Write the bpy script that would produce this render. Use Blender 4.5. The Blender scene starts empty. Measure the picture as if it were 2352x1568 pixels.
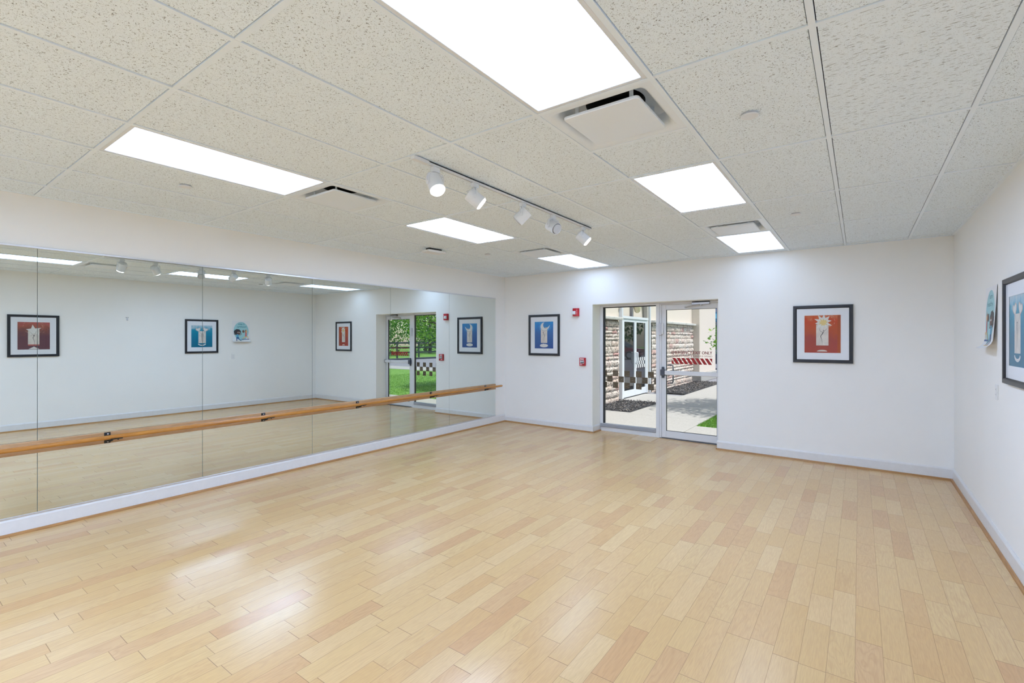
import bpy, bmesh, math, random
from mathutils.geometry import tessellate_polygon
from mathutils import Vector, Matrix, Euler
from math import sin, cos, pi, radians as R

C = bpy.context.scene.collection
SC = bpy.context.scene
random.seed(7)

# ------------------------------------------------------------------ room numbers (metres)
CH = 1.57                      # camera height
H = 2.73                       # ceiling height
XL, XR, YF, YB = -5.44, 0.86, 7.27, -5.40
XM = -5.43                     # mirror face
YD = 7.55                      # storefront frame face
ZG = -0.04                     # ground outside
OX0, OX1, OZ = -3.608, -1.634, 2.140   # door opening

def floor_z(x):                # the old floor falls a little towards the right wall
    t = (x - XL) / (XR - XL)
    return 0.012 - 0.034 * t

# ------------------------------------------------------------------ materials
def new_mat(name):
    m = bpy.data.materials.new(name); m.use_nodes = True
    nt = m.node_tree
    for n in list(nt.nodes): nt.nodes.remove(n)
    out = nt.nodes.new('ShaderNodeOutputMaterial')
    return m, nt, out

class N:
    """small node helper: n('ShaderNodeX', in=..., prop=...)"""
    def __init__(s, nt): s.nt = nt
    def __call__(s, typ, ins=None, **props):
        n = s.nt.nodes.new(typ)
        for k, v in props.items(): setattr(n, k, v)
        for k, v in (ins or {}).items():
            sock = n.inputs[k]
            if hasattr(v, 'is_output'): s.nt.links.new(v, sock)
            elif hasattr(v, 'outputs'): s.nt.links.new(v.outputs[0], sock)
            else:
                if sock.type == 'RGBA' and len(v) == 3: v = (*v, 1)
                sock.default_value = v
        return n
    def math(s, op, a, b=None, c=None):
        ins = {0: a}
        if b is not None: ins[1] = b
        if c is not None: ins[2] = c
        return s('ShaderNodeMath', ins, operation=op).outputs[0]
    def ramp(s, fac, stops, interp='LINEAR'):
        n = s('ShaderNodeValToRGB', {0: fac})
        cr = n.color_ramp; cr.interpolation = interp
        while len(cr.elements) < len(stops): cr.elements.new(0.5)
        for e, (p, col) in zip(cr.elements, stops):
            e.position = p
            e.color = (*col, 1) if hasattr(col, '__len__') else (col, col, col, 1)
        return n.outputs[0]
    def mix(s, fac, a, b, blend='MIX'):
        n = s('ShaderNodeMix', data_type='RGBA', blend_type=blend)
        for k, v in ((0, fac), (6, a), (7, b)):
            sock = n.inputs[k]
            if hasattr(v, 'is_output'): s.nt.links.new(v, sock)
            else: sock.default_value = (*v, 1) if hasattr(v, '__len__') and len(v) == 3 else v
        return n.outputs[2]

def principled(name, col, rough=0.5, metal=0.0, spec=0.5, bump=None, vary=0.0, vscale=8, emis=None, estr=0, coat=0.0):
    m, nt, out = new_mat(name); n = N(nt)
    p = n('ShaderNodeBsdfPrincipled', {'Base Color': col, 'Roughness': rough, 'Metallic': metal, 'Specular IOR Level': spec, 'Coat Weight': coat})
    tc = n('ShaderNodeTexCoord').outputs['Object']
    if vary:
        nz = n('ShaderNodeTexNoise', {'Vector': tc, 'Scale': vscale, 'Detail': 4.0})
        c2 = n.mix(n.ramp(nz.outputs['Fac'], [(0.3, 0.0), (0.7, 1.0)]), tuple(x * (1 - vary) for x in col), tuple(min(1, x * (1 + vary)) for x in col))
        nt.links.new(c2, p.inputs['Base Color'])
    if bump:
        nz = n('ShaderNodeTexNoise', {'Vector': tc, 'Scale': bump[0], 'Detail': 4.0})
        b = n('ShaderNodeBump', {'Strength': bump[1], 'Distance': bump[2], 'Height': nz.outputs['Fac']})
        nt.links.new(b.outputs[0], p.inputs['Normal'])
    if emis:
        p.inputs['Emission Color'].default_value = (*emis, 1); p.inputs['Emission Strength'].default_value = estr
    nt.links.new(p.outputs[0], out.inputs[0])
    return m

def emission(name, col, strength):
    m, nt, out = new_mat(name); n = N(nt)
    e = n('ShaderNodeEmission', {'Color': col, 'Strength': strength})
    nt.links.new(e.outputs[0], out.inputs[0]); return m

def glass_mat(name, tint=(0.97, 0.985, 0.98), ior=1.45, rough=0.0, gain=1.0):
    m, nt, out = new_mat(name); n = N(nt)
    fr = n('ShaderNodeFresnel', {'IOR': ior}).outputs[0]
    if gain != 1.0: fr = n.math('MULTIPLY', fr, gain)
    t = n('ShaderNodeBsdfTransparent', {'Color': tint})
    g = n('ShaderNodeBsdfGlossy', {'Color': (0.95, 0.97, 1.0), 'Roughness': rough})
    mx = n('ShaderNodeMixShader', {0: fr, 1: t, 2: g})
    nt.links.new(mx.outputs[0], out.inputs[0]); return m

def floor_mat():
    m, nt, out = new_mat('oak_strip_floor'); n = N(nt)
    tc = n('ShaderNodeTexCoord').outputs['Object']
    xyz = n('ShaderNodeSeparateXYZ', {0: tc}).outputs
    w, L = 0.1125, 0.50
    xs = n.math('DIVIDE', n.math('ADD', xyz[0], 20 + 0.155), w)
    row = n.math('FLOOR', xs); fx = n.math('FRACT', xs)
    rr = n('ShaderNodeTexWhiteNoise', {'W': row}, noise_dimensions='1D').outputs['Value']
    yy = n.math('ADD', n.math('DIVIDE', xyz[1], L), n.math('MULTIPLY', rr, 571.0))
    vo = n('ShaderNodeTexVoronoi', {'W': yy, 'Scale': 1.0, 'Randomness': 0.75}, voronoi_dimensions='1D', feature='F1')
    ve = n('ShaderNodeTexVoronoi', {'W': yy, 'Scale': 1.0, 'Randomness': 0.75}, voronoi_dimensions='1D', feature='DISTANCE_TO_EDGE')
    cid = n('ShaderNodeSeparateColor', {0: vo.outputs['Color']}).outputs
    rnd = n('ShaderNodeTexWhiteNoise', {'Vector': n('ShaderNodeCombineXYZ', {0: n.math('MULTIPLY', cid[0], 91.0), 1: row, 2: n.math('MULTIPLY', cid[1], 37.0)}).outputs[0]}, noise_dimensions='3D')
    r1 = rnd.outputs['Value']; rc = n('ShaderNodeSeparateColor', {0: rnd.outputs['Color']}).outputs
    # grain, stretched along the board and different on every board
    gv = n('ShaderNodeCombineXYZ', {0: n.math('ADD', n.math('MULTIPLY', xyz[0], 1.0), n.math('MULTIPLY', r1, 31.0)), 1: n.math('MULTIPLY', xyz[1], 0.16), 2: n.math('MULTIPLY', rc[1], 17.0)}).outputs[0]
    g1 = n('ShaderNodeTexNoise', {'Vector': gv, 'Scale': 9.0, 'Detail': 3.0, 'Distortion': 0.6}).outputs['Fac']
    rings = n.math('FRACT', n.math('MULTIPLY', g1, 14.0))
    rings = n.math('ABSOLUTE', n.math('SUBTRACT', rings, 0.5))
    gv2 = n('ShaderNodeCombineXYZ', {0: n.math('ADD', xyz[0], n.math('MULTIPLY', r1, 13.0)), 1: n.math('MULTIPLY', xyz[1], 0.045), 2: rc[2]}).outputs[0]
    g2 = n('ShaderNodeTexNoise', {'Vector': gv2, 'Scale': 260.0, 'Detail': 3.0}).outputs['Fac']
    base = n.ramp(r1, [(0.0, (0.76, 0.53, 0.28)), (0.25, (0.73, 0.485, 0.24)), (0.45, (0.79, 0.565, 0.32)), (0.62, (0.72, 0.465, 0.235)), (0.80, (0.77, 0.545, 0.29)), (0.92, (0.69, 0.42, 0.22)), (1.0, (0.73, 0.485, 0.275))])
    amt = n.math('MULTIPLY', rc[0], 0.26)
    c = n.mix(n.math('MULTIPLY', n.ramp(rings, [(0.0, 1.0), (0.28, 0.0)]), amt), base, (0.50, 0.29, 0.15))
    c = n.mix(n.math('MULTIPLY', n.ramp(g2, [(0.42, 1.0), (0.60, 0.0)]), 0.22), c, (0.52, 0.32, 0.18))
    # joints
    ex = n.math('MULTIPLY', n.math('MINIMUM', fx, n.math('SUBTRACT', 1.0, fx)), w)
    ey = n.math('MULTIPLY', ve.outputs['Distance'], L)
    ed = n.math('MINIMUM', ex, ey)
    jx = n.ramp(n.math('DIVIDE', ex, 0.0026), [(0.25, 1.0), (0.55, 0.0)])
    jy = n.ramp(n.math('DIVIDE', ey, 0.0034), [(0.25, 1.0), (0.6, 0.0)])
    j = n.math('MAXIMUM', n.math('MULTIPLY', jx, 0.55), n.math('MULTIPLY', jy, n.math('ADD', 0.45, n.math('MULTIPLY', rc[2], 0.5))))
    c = n.mix(j, c, (0.24, 0.14, 0.075))
    c = n.mix(1.0, c, (0.90, 0.868, 0.775), 'MULTIPLY')
    rough = n.ramp(n('ShaderNodeTexNoise', {'Vector': tc, 'Scale': 2.2, 'Detail': 3.0}).outputs['Fac'], [(0.3, 0.18), (0.7, 0.25)])
    hgt = n.math('ADD', n.math('MULTIPLY', n.math('SUBTRACT', r1, 0.5), n.math('MULTIPLY', fx, 0.25)), n.math('MULTIPLY', g2, 0.05))
    hgt = n.math('SUBTRACT', hgt, n.math('MULTIPLY', j, 0.35))
    b = n('ShaderNodeBump', {'Strength': 0.35, 'Distance': 0.002, 'Height': hgt})
    p = n('ShaderNodeBsdfPrincipled', {'Base Color': c, 'Roughness': rough, 'Normal': b.outputs[0], 'Specular IOR Level': 0.45})
    nt.links.new(p.outputs[0], out.inputs[0]); return m

def tile_mat(name, directional=False):
    m, nt, out = new_mat(name); n = N(nt)
    tc = n('ShaderNodeTexCoord').outputs['Object']
    mp = n('ShaderNodeMapping', {'Vector': tc, 'Scale': (0.55, 1.5, 1.0) if directional else (1.0, 1.0, 1.0)}).outputs[0]
    if directional:
        mp = n('ShaderNodeMapping', {'Vector': tc, 'Scale': (0.35, 1.9, 1.0)}).outputs[0]
    a = n('ShaderNodeTexNoise', {'Vector': mp, 'Scale': 118.0 if not directional else 95.0, 'Detail': 1.5, 'Distortion': 1.2 if not directional else 0.3}).outputs['Fac']
    bq = n('ShaderNodeTexNoise', {'Vector': tc, 'Scale': 240.0, 'Detail': 1.0}).outputs['Fac']
    pit = n.ramp(a, [(0.325, 1.0), (0.375, 0.0)] if not directional else [(0.325, 0.9), (0.375, 0.0)])
    pit2 = n.math('MULTIPLY', n.ramp(bq, [(0.29, 1.0), (0.36, 0.0)]), 0.6)
    pp = n.math('MAXIMUM', pit, pit2)
    c = n.mix(pp, (0.85, 0.935, 0.995), (0.33, 0.35, 0.36))
    b = n('ShaderNodeBump', {'Strength': 0.5, 'Distance': 0.002, 'Height': n.math('SUBTRACT', 1.0, pp)})
    p = n('ShaderNodeBsdfPrincipled', {'Base Color': c, 'Roughness': 0.92, 'Specular IOR Level': 0.15, 'Normal': b.outputs[0]})
    nt.links.new(p.outputs[0], out.inputs[0]); return m

def wood_mat(name, c0, c1, rough=0.35, axis=1):
    m, nt, out = new_mat(name); n = N(nt)
    tc = n('ShaderNodeTexCoord').outputs['Object']
    s = [1.0, 1.0, 1.0]; s[axis] = 0.05
    mp = n('ShaderNodeMapping', {'Vector': tc, 'Scale': tuple(s)}).outputs[0]
    g = n('ShaderNodeTexNoise', {'Vector': mp, 'Scale': 42.0, 'Detail': 4.0, 'Distortion': 0.5}).outputs['Fac']
    g2 = n('ShaderNodeTexNoise', {'Vector': mp, 'Scale': 210.0, 'Detail': 2.0}).outputs['Fac']
    c = n.mix(n.ramp(g, [(0.35, 0.0), (0.65, 1.0)]), c0, c1)
    c = n.mix(n.math('MULTIPLY', n.ramp(g2, [(0.40, 1.0), (0.55, 0.0)]), 0.35), c, tuple(x * 0.62 for x in c0))
    p = n('ShaderNodeBsdfPrincipled', {'Base Color': c, 'Roughness': rough})
    nt.links.new(p.outputs[0], out.inputs[0]); return m

def mottled(name, cols, scale, rough=0.85, bump=0.4, dist=0.01, island=0.0, detail=6.0):
    m, nt, out = new_mat(name); n = N(nt)
    tc = n('ShaderNodeTexCoord').outputs['Object']
    nz = n('ShaderNodeTexNoise', {'Vector': tc, 'Scale': scale, 'Detail': detail, 'Roughness': 0.65}).outputs['Fac']
    f = nz
    if island:
        ri = n('ShaderNodeNewGeometry').outputs['Random Per Island']
        f = n.math('ADD', n.math('MULTIPLY', nz, 1 - island), n.math('MULTIPLY', ri, island))
    k = len(cols)
    c = n.ramp(f, [(0.25 + 0.5 * i / (k - 1) if not island else 0.12 + 0.76 * i / (k - 1), col) for i, col in enumerate(cols)])
    b = n('ShaderNodeBump', {'Strength': bump, 'Distance': dist, 'Height': nz})
    p = n('ShaderNodeBsdfPrincipled', {'Base Color': c, 'Roughness': rough, 'Normal': b.outputs[0], 'Specular IOR Level': 0.25})
    nt.links.new(p.outputs[0], out.inputs[0]); return m

def stone_mat():
    m, nt, out = new_mat('split_sandstone'); n = N(nt)
    tc = n('ShaderNodeTexCoord').outputs['Object']
    ri = n('ShaderNodeNewGeometry').outputs['Random Per Island']
    base = n.ramp(ri, [(0.0, (0.88, 0.74, 0.65)), (0.35, (0.93, 0.83, 0.75)), (0.58, (0.86, 0.68, 0.59)), (0.78, (0.95, 0.88, 0.82)), (0.93, (0.80, 0.58, 0.52)), (1.0, (0.72, 0.42, 0.40))])
    nz = n('ShaderNodeTexNoise', {'Vector': tc, 'Scale': 16.0, 'Detail': 7.0, 'Roughness': 0.7}).outputs['Fac']
    c = n.mix(n.ramp(nz, [(0.37, 0.9), (0.50, 0.0)]), base, (0.22, 0.14, 0.11))
    c = n.mix(n.ramp(nz, [(0.55, 0.0), (0.72, 0.7)]), c, (0.86, 0.80, 0.73))
    b = n('ShaderNodeBump', {'Strength': 1.0, 'Distance': 0.05, 'Height': nz})
    p = n('ShaderNodeBsdfPrincipled', {'Base Color': c, 'Roughness': 0.9, 'Normal': b.outputs[0], 'Specular IOR Level': 0.2})
    nt.links.new(p.outputs[0], out.inputs[0]); return m

def leaf_mat(name, cols):
    m, nt, out = new_mat(name); n = N(nt)
    ri = n('ShaderNodeNewGeometry').outputs['Random Per Island']
    c = n.ramp(ri, [(i / (len(cols) - 1), col) for i, col in enumerate(cols)])
    p = n('ShaderNodeBsdfPrincipled', {'Base Color': c, 'Roughness': 0.42, 'Specular IOR Level': 0.5})
    t = n('ShaderNodeBsdfTranslucent', {'Color': c})
    mx = n('ShaderNodeMixShader', {0: 0.50, 1: p.outputs[0], 2: t.outputs[0]})
    nt.links.new(mx.outputs[0], out.inputs[0]); return m

M = {}
M['wall'] = principled('wall_paint', (0.895, 0.885, 0.855), 0.62, spec=0.25, bump=(260, 0.12, 0.001), vary=0.012, vscale=1.3)
M['trim'] = principled('trim_paint', (0.76, 0.755, 0.75), 0.35, vary=0.02, vscale=20)
M['oak_trim'] = wood_mat('stained_oak_trim', (0.38, 0.18, 0.055), (0.50, 0.26, 0.09), 0.4, 1)
M['oak_trim_x'] = wood_mat('stained_oak_trim_cross', (0.38, 0.18, 0.055), (0.50, 0.26, 0.09), 0.4, 0)
M['barre'] = wood_mat('barre_oak', (0.52, 0.30, 0.14), (0.62, 0.39, 0.21), 0.38, 1)
M['dowel'] = wood_mat('varnished_dowel', (0.47, 0.19, 0.033), (0.60, 0.27, 0.055), 0.2, 1)
M['floor'] = floor_mat()
M['tile'] = tile_mat('fissured_tile'); M['tile2'] = tile_mat('streaked_tile', True)
M['grid'] = principled('grid_white', (0.84, 0.92, 0.985), 0.45)
M['white_metal'] = principled('white_enamel', (0.77, 0.80, 0.83), 0.38)
M['pan'] = principled('vent_enamel', (0.82, 0.88, 0.93), 0.28)
M['dark'] = principled('duct_dark', (0.015, 0.015, 0.016), 0.8)
M['lens'] = emission('lamp_lens', (3.5, 4.6, 6.8), 1.0)
M['lens_mid'] = emission('lamp_lens_mid', (12.2, 16.2, 24.2), 1.0)
M['lens_added'] = emission('added_fill_lens', (19.0, 25.2, 37.0), 1.0)  # extra bright, for the added fill lights behind the camera
M['lens_dim'] = emission('lamp_lens_dim', (2.3, 3.0, 4.2), 1.0)
M['lens_cool'] = emission('lamp_lens_cool', (3.2, 4.2, 6.0), 1.0)
M['bulb'] = emission('lamp_face', (1.0, 0.99, 0.97), 9.0)
M['bulb_off'] = principled('lamp_face_off', (0.55, 0.56, 0.57), 0.35)
M['mirror'] = principled('silvered_glass', (0.745, 0.795, 0.775), 0.0, metal=1.0)
M['mirror_edge'] = principled('glass_edge', (0.16, 0.24, 0.23), 0.25)
M['alu'] = principled('mill_aluminium', (0.72, 0.73, 0.76), 0.3, metal=0.6)
M['black'] = principled('black_frame', (0.012, 0.013, 0.018), 0.35)
M['blackmetal'] = principled('black_iron', (0.008, 0.008, 0.009), 0.45)
M['screw'] = principled('zinc_screw', (0.7, 0.7, 0.72), 0.3, metal=0.9)
M['mat'] = principled('mat_board', (0.92, 0.925, 0.935), 0.8, spec=0.1)
M['glass'] = glass_mat('window_glass', (0.94, 0.965, 0.955))
M['pglass'] = glass_mat('picture_glass', (0.985, 0.985, 0.985), gain=0.6)
M['frame'] = principled('storefront_paint', (0.74, 0.745, 0.76), 0.35)
M['gasket'] = principled('rubber_gasket', (0.015, 0.016, 0.02), 0.5)
M['grey'] = principled('grey_sill', (0.34, 0.35, 0.38), 0.45)
M['chrome'] = principled('satin_steel', (0.50, 0.50, 0.53), 0.28, metal=0.8)
M['darkgrey'] = principled('dark_steel', (0.06, 0.07, 0.095), 0.35)
M['plastic'] = principled('grey_plastic', (0.60, 0.60, 0.63), 0.4)
M['red'] = principled('alarm_red', (0.50, 0.008, 0.02), 0.35)
M['vinyl_red'] = principled('red_vinyl', (0.36, 0.004, 0.006), 0.5)
M['vinyl_text'] = principled('dark_red_vinyl', (0.20, 0.010, 0.012), 0.5)
M['vinyl_brown'] = principled('brown_vinyl', (0.105, 0.075, 0.040), 0.55, vary=0.15, vscale=60)
M['vinyl_line'] = principled('pale_line_vinyl', (0.42, 0.38, 0.32), 0.55)
M['white'] = principled('white_print', (0.86, 0.86, 0.86), 0.5)
M['outlet'] = principled('white_plastic', (0.80, 0.80, 0.79), 0.3)

# ------------------------------------------------------------------ mesh builder
class MB:
    def __init__(s): s.v = []; s.f = []; s.m = []
    def add(s, vs, fs, mi=0):
        o = len(s.v); s.v += [Vector(v) for v in vs]
        for f in fs: s.f.append(tuple(i + o for i in f)); s.m.append(mi)
        return s
    def box(s, a, b, mi=0):
        x0, y0, z0 = (min(p, q) for p, q in zip(a, b)); x1, y1, z1 = (max(p, q) for p, q in zip(a, b))
        vs = [(x0,y0,z0),(x1,y0,z0),(x1,y1,z0),(x0,y1,z0),(x0,y0,z1),(x1,y0,z1),(x1,y1,z1),(x0,y1,z1)]
        return s.add(vs, [(0,3,2,1),(4,5,6,7),(0,1,5,4),(1,2,6,5),(2,3,7,6),(3,0,4,7)], mi)
    def cbox(s, a, b, c=0.004, mi=0):
        """box with chamfered edges"""
        bm = bmesh.new(); bmesh.ops.create_cube(bm, size=1)
        ce = [(p + q) / 2 for p, q in zip(a, b)]; sz = [abs(q - p) for p, q in zip(a, b)]
        for v in bm.verts: v.co = Vector([ce[i] + v.co[i] * sz[i] for i in range(3)])
        bmesh.ops.bevel(bm, geom=bm.edges[:], offset=min(c, min(sz) * 0.45), segments=2, affect='EDGES', profile=0.5)
        return s.bm(bm, mi)
    def bm(s, bm, mi=0, mat=None):
        bm.verts.index_update()
        s.add([(mat @ v.co if mat else v.co.copy()) for v in bm.verts], [[v.index for v in f.verts] for f in bm.faces], mi)
        bm.free(); return s
    def poly(s, pts, mi=0): return s.add(pts, [tuple(range(len(pts)))], mi)
    def prism(s, pts, d, mi=0):
        """extrude a planar polygon by vector d"""
        n = len(pts); d = Vector(d); a = [Vector(p) for p in pts]
        fs = [tuple(reversed(range(n))), tuple(range(n, 2 * n))] + [(i, (i + 1) % n, n + (i + 1) % n, n + i) for i in range(n)]
        return s.add(a + [p + d for p in a], fs, mi)
    def tube(s, path, r, seg=10, mi=0, caps=True):
        path = [Vector(p) for p in path]; rs = r if hasattr(r, '__len__') else [r] * len(path)
        rings = []; up = None
        for i, p in enumerate(path):
            d = (path[min(i + 1, len(path) - 1)] - path[max(i - 1, 0)]).normalized()
            if up is None:
                up = Vector((0, 0, 1)) if abs(d.z) < 0.9 else Vector((1, 0, 0))
            u = (up - d * up.dot(d)).normalized(); up = u; w = d.cross(u)
            rings.append([p + (u * cos(2 * pi * k / seg) + w * sin(2 * pi * k / seg)) * rs[i] for k in range(seg)])
        vs = [v for rg in rings for v in rg]; fs = []
        for i in range(len(rings) - 1):
            for k in range(seg):
                k2 = (k + 1) % seg
                fs.append((i * seg + k, i * seg + k2, (i + 1) * seg + k2, (i + 1) * seg + k))
        if caps:
            fs.append(tuple(reversed(range(seg)))); fs.append(tuple((len(rings) - 1) * seg + k for k in range(seg)))
        return s.add(vs, fs, mi)
    def lathe(s, prof, o, ax, seg=32, mi=0, cap0=False, cap1=False):
        """prof: (r, t) pairs along axis ax from o"""
        ax = Vector(ax).normalized(); o = Vector(o)
        u = ax.orthogonal().normalized(); w = ax.cross(u)
        vs = []; fs = []
        for r, t in prof:
            vs += [o + ax * t + (u * cos(2 * pi * k / seg) + w * sin(2 * pi * k / seg)) * r for k in range(seg)]
        for i in range(len(prof) - 1):
            for k in range(seg):
                k2 = (k + 1) % seg
                fs.append((i * seg + k, i * seg + k2, (i + 1) * seg + k2, (i + 1) * seg + k))
        if cap0: fs.append(tuple(reversed(range(seg))))
        if cap1: fs.append(tuple((len(prof) - 1) * seg + k for k in range(seg)))
        return s.add(vs, fs, mi)
    def loft(s, rings, mi=0, closed=True, cap_last=False, cap_first=False):
        k = len(rings[0]); vs = [v for rg in rings for v in rg]; fs = []
        for i in range(len(rings) - 1):
            for j in range(k if closed else k - 1):
                j2 = (j + 1) % k
                fs.append((i * k + j, i * k + j2, (i + 1) * k + j2, (i + 1) * k + j))
        if cap_last: fs.append(tuple((len(rings) - 1) * k + j for j in range(k)))
        if cap_first: fs.append(tuple(reversed(range(k))))
        return s.add(vs, fs, mi)
    def xform(s, mat): s.v = [mat @ v for v in s.v]; return s
    def build(s, name, mats, parent=None, local=False, smooth=None):
        if not isinstance(mats, (list, tuple)): mats = [mats]
        me = bpy.data.meshes.new(name)
        off = Vector((0, 0, 0))
        if parent and not local:
            q = parent
            while q: off += q.location; q = q.parent
        me.from_pydata([v - off for v in s.v], [], s.f)
        for m in mats: me.materials.append(m)
        if len(mats) > 1: me.polygons.foreach_set('material_index', s.m)
        if smooth is not None:
            me.polygons.foreach_set('use_smooth', [True] * len(me.polygons))
            me.set_sharp_from_angle(angle=R(smooth))
        me.update()
        o = bpy.data.objects.new(name, me); C.objects.link(o)
        if parent: o.parent = parent
        return o

def tag(o, label=None, cat=None, group=None, kind=None):
    if label: o['label'] = label
    if cat: o['category'] = cat
    if group: o['group'] = group
    if kind: o['kind'] = kind
    return o

def thing(name, loc, label, cat, group=None, kind=None, rot=None):
    o = bpy.data.objects.new(name, None); C.objects.link(o); o.location = loc
    o.empty_display_size = 0.05
    if rot is not None: o.rotation_euler = rot
    return tag(o, label, cat, group, kind)

def copy_tree(o, parent=None):
    c = o.copy(); C.objects.link(c)
    if parent: c.parent = parent
    for ch in list(o.children): copy_tree(ch, c)
    return c

def text_geo(txt, width=None, height=None, bold=0.0, shear=0.0):
    """flat triangles of a line of text, centred on the origin in the xy plane"""
    cu = bpy.data.curves.new('txt', 'FONT'); cu.body = txt; cu.size = 1.0
    cu.offset = bold; cu.resolution_u = 3; cu.shear = shear
    ob = bpy.data.objects.new('txt', cu); C.objects.link(ob)
    dg = bpy.context.evaluated_depsgraph_get()
    me = bpy.data.meshes.new_from_object(ob.evaluated_get(dg))
    vs = [v.co.copy() for v in me.vertices]; fs = [tuple(p.vertices) for p in me.polygons]
    bpy.data.objects.remove(ob); bpy.data.curves.remove(cu); bpy.data.meshes.remove(me)
    x0, x1 = min(v.x for v in vs), max(v.x for v in vs); y0, y1 = min(v.y for v in vs), max(v.y for v in vs)
    sx = width / (x1 - x0) if width else height / (y1 - y0)
    sy = height / (y1 - y0) if height else sx
    return [Vector(((v.x - (x0 + x1) / 2) * sx, (v.y - (y0 + y1) / 2) * sy, 0)) for v in vs], fs

ROT_FAR = Euler((pi / 2, 0, 0))              # local x right, y up, z out of the far wall
ROT_RIGHT = Euler((pi / 2, 0, -pi / 2))      # same for the right wall
ROT_LEFT = Euler((pi / 2, 0, pi / 2))

# ------------------------------------------------------------------ room shell
def struct(name, mb, mats, label=None, cat=None, smooth=None):
    o = mb.build(name, mats, smooth=smooth)
    return tag(o, label, cat, kind='structure')

b = MB()
b.poly([(XL, YB, floor_z(XL)), (XR, YB, floor_z(XR)), (XR, YF, floor_z(XR)), (XL, YF, floor_z(XL))])
b.poly([(OX0, YF, floor_z(OX0)), (OX1, YF, floor_z(OX1)), (OX1, YD + 0.1, floor_z(OX1)), (OX0, YD + 0.1, floor_z(OX0))])
struct('floor', b, M['floor'], 'pale oak strip floor of the dance room', 'floor')

T = 0.12
b = MB(); b.box((XL - T, YB, -0.1), (XL, YF, H + 0.25)); struct('wall_left', b, M['wall'], 'white wall behind the row of mirrors', 'wall')
b = MB(); b.box((XR, YB, -0.1), (XR + T, YF, H + 0.25)); struct('wall_right', b, M['wall'], 'white wall with the poster and the heart balloon picture', 'wall')
b = MB(); b.box((XL - T, YB - T, -0.1), (XR + T, YB, H + 0.25)); struct('wall_back', b, M['wall'], 'plain white wall opposite the glass exit door', 'wall')
WT = 7.66
b = MB()
b.box((XL - T, YF, -0.1), (OX0, WT, H + 0.6)); b.box((OX1, YF, -0.1), (XR + T, WT, H + 0.6)); b.box((OX0, YF, OZ), (OX1, WT, H + 0.6))
b.box((OX0, YD + 0.1, -0.3), (OX1, WT, -0.006))
struct('wall_far', b, M['wall'], 'white wall pierced by the glass exit door', 'wall')
b = MB(); b.box((XL - T, YB - T, H + 0.35), (XR + T, WT, H + 0.6)); struct('ceiling_slab', b, M['dark'], 'roof slab hidden over the tiled ceiling', 'roof')

# baseboards with a stepped cap and a stained quarter round on the floor
def base_run(name, p, q, inward, oak, hz=0.118):
    """run from p to q (xy) on a wall whose room side is 'inward'"""
    p = Vector((*p, 0)); q = Vector((*q, 0)); i = Vector((*inward, 0))
    prof = [(0, -0.03), (0.014, -0.03), (0.014, hz - 0.022), (0.011, hz - 0.014), (0.006, hz - 0.006), (0.004, hz), (0, hz)]
    b = MB()
    pts = [p + i * a + Vector((0, 0, z)) for a, z in prof]
    b.loft([[v for v in pts], [v + (q - p) for v in pts]], cap_first=True, cap_last=True)
    o = b.build(name, M['trim'])
    b = MB(); qr = 0.020
    for e in (p, q): pass
    rings = []
    for e in (p, q):
        fz = floor_z(e.x + i.x * 0.02)
        pr = [(0.014, 0.0), (0.014 + qr, 0.0)] + [(0.014 + qr * cos(t), qr * sin(t)) for t in [pi / 10 * k for k in range(1, 6)]]
        rings.append([e + i * a + Vector((0, 0, fz + z)) for a, z in pr])
    b.loft(rings, cap_first=True, cap_last=True)
    return o, b, oak

def baseboard(name, runs, label):
    root = None
    bb = MB(); qq = MB(); oak = None
    for p, q, inward, oak_, hz in runs:
        o, qb, oak = base_run('tmp', p, q, inward, oak_, hz)
        bb.add([v.co for v in o.data.vertices], [tuple(f.vertices) for f in o.data.polygons])
        me = o.data; bpy.data.objects.remove(o); bpy.data.meshes.remove(me)
        qq.add(qb.v, qb.f)
    o = bb.build(name, M['trim']); tag(o, label, 'baseboard', kind='structure')
    r = qq.build('quarter_round', oak, o); r['label'] = 'stained oak quarter round'
    return o

baseboard('baseboard_left', [((XL, YB), (XL, YF), (1, 0), M['oak_trim'], 0.150)], 'white baseboard below the mirrors with oak quarter round')
baseboard('baseboard_far', [((XL, YF), (OX0 + 0.014, YF), (0, -1), M['oak_trim_x'], 0.118), ((OX0, YF), (OX0, YD - 0.02), (1, 0), M['oak_trim_x'], 0.118),
                            ((OX1 - 0.014, YF), (XR, YF), (0, -1), M['oak_trim_x'], 0.118), ((OX1, YF), (OX1, YD - 0.02), (-1, 0), M['oak_trim_x'], 0.118)],
          'white baseboard on both sides of the exit door')
baseboard('baseboard_right', [((XR, YB), (XR, YF), (-1, 0), M['oak_trim'], 0.112)], 'white baseboard below the poster and the heart picture')
baseboard('baseboard_back', [((XL, YB), (XR, YB), (0, 1), M['oak_trim_x'], 0.118)], 'white baseboard of the wall opposite the exit door')

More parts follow.
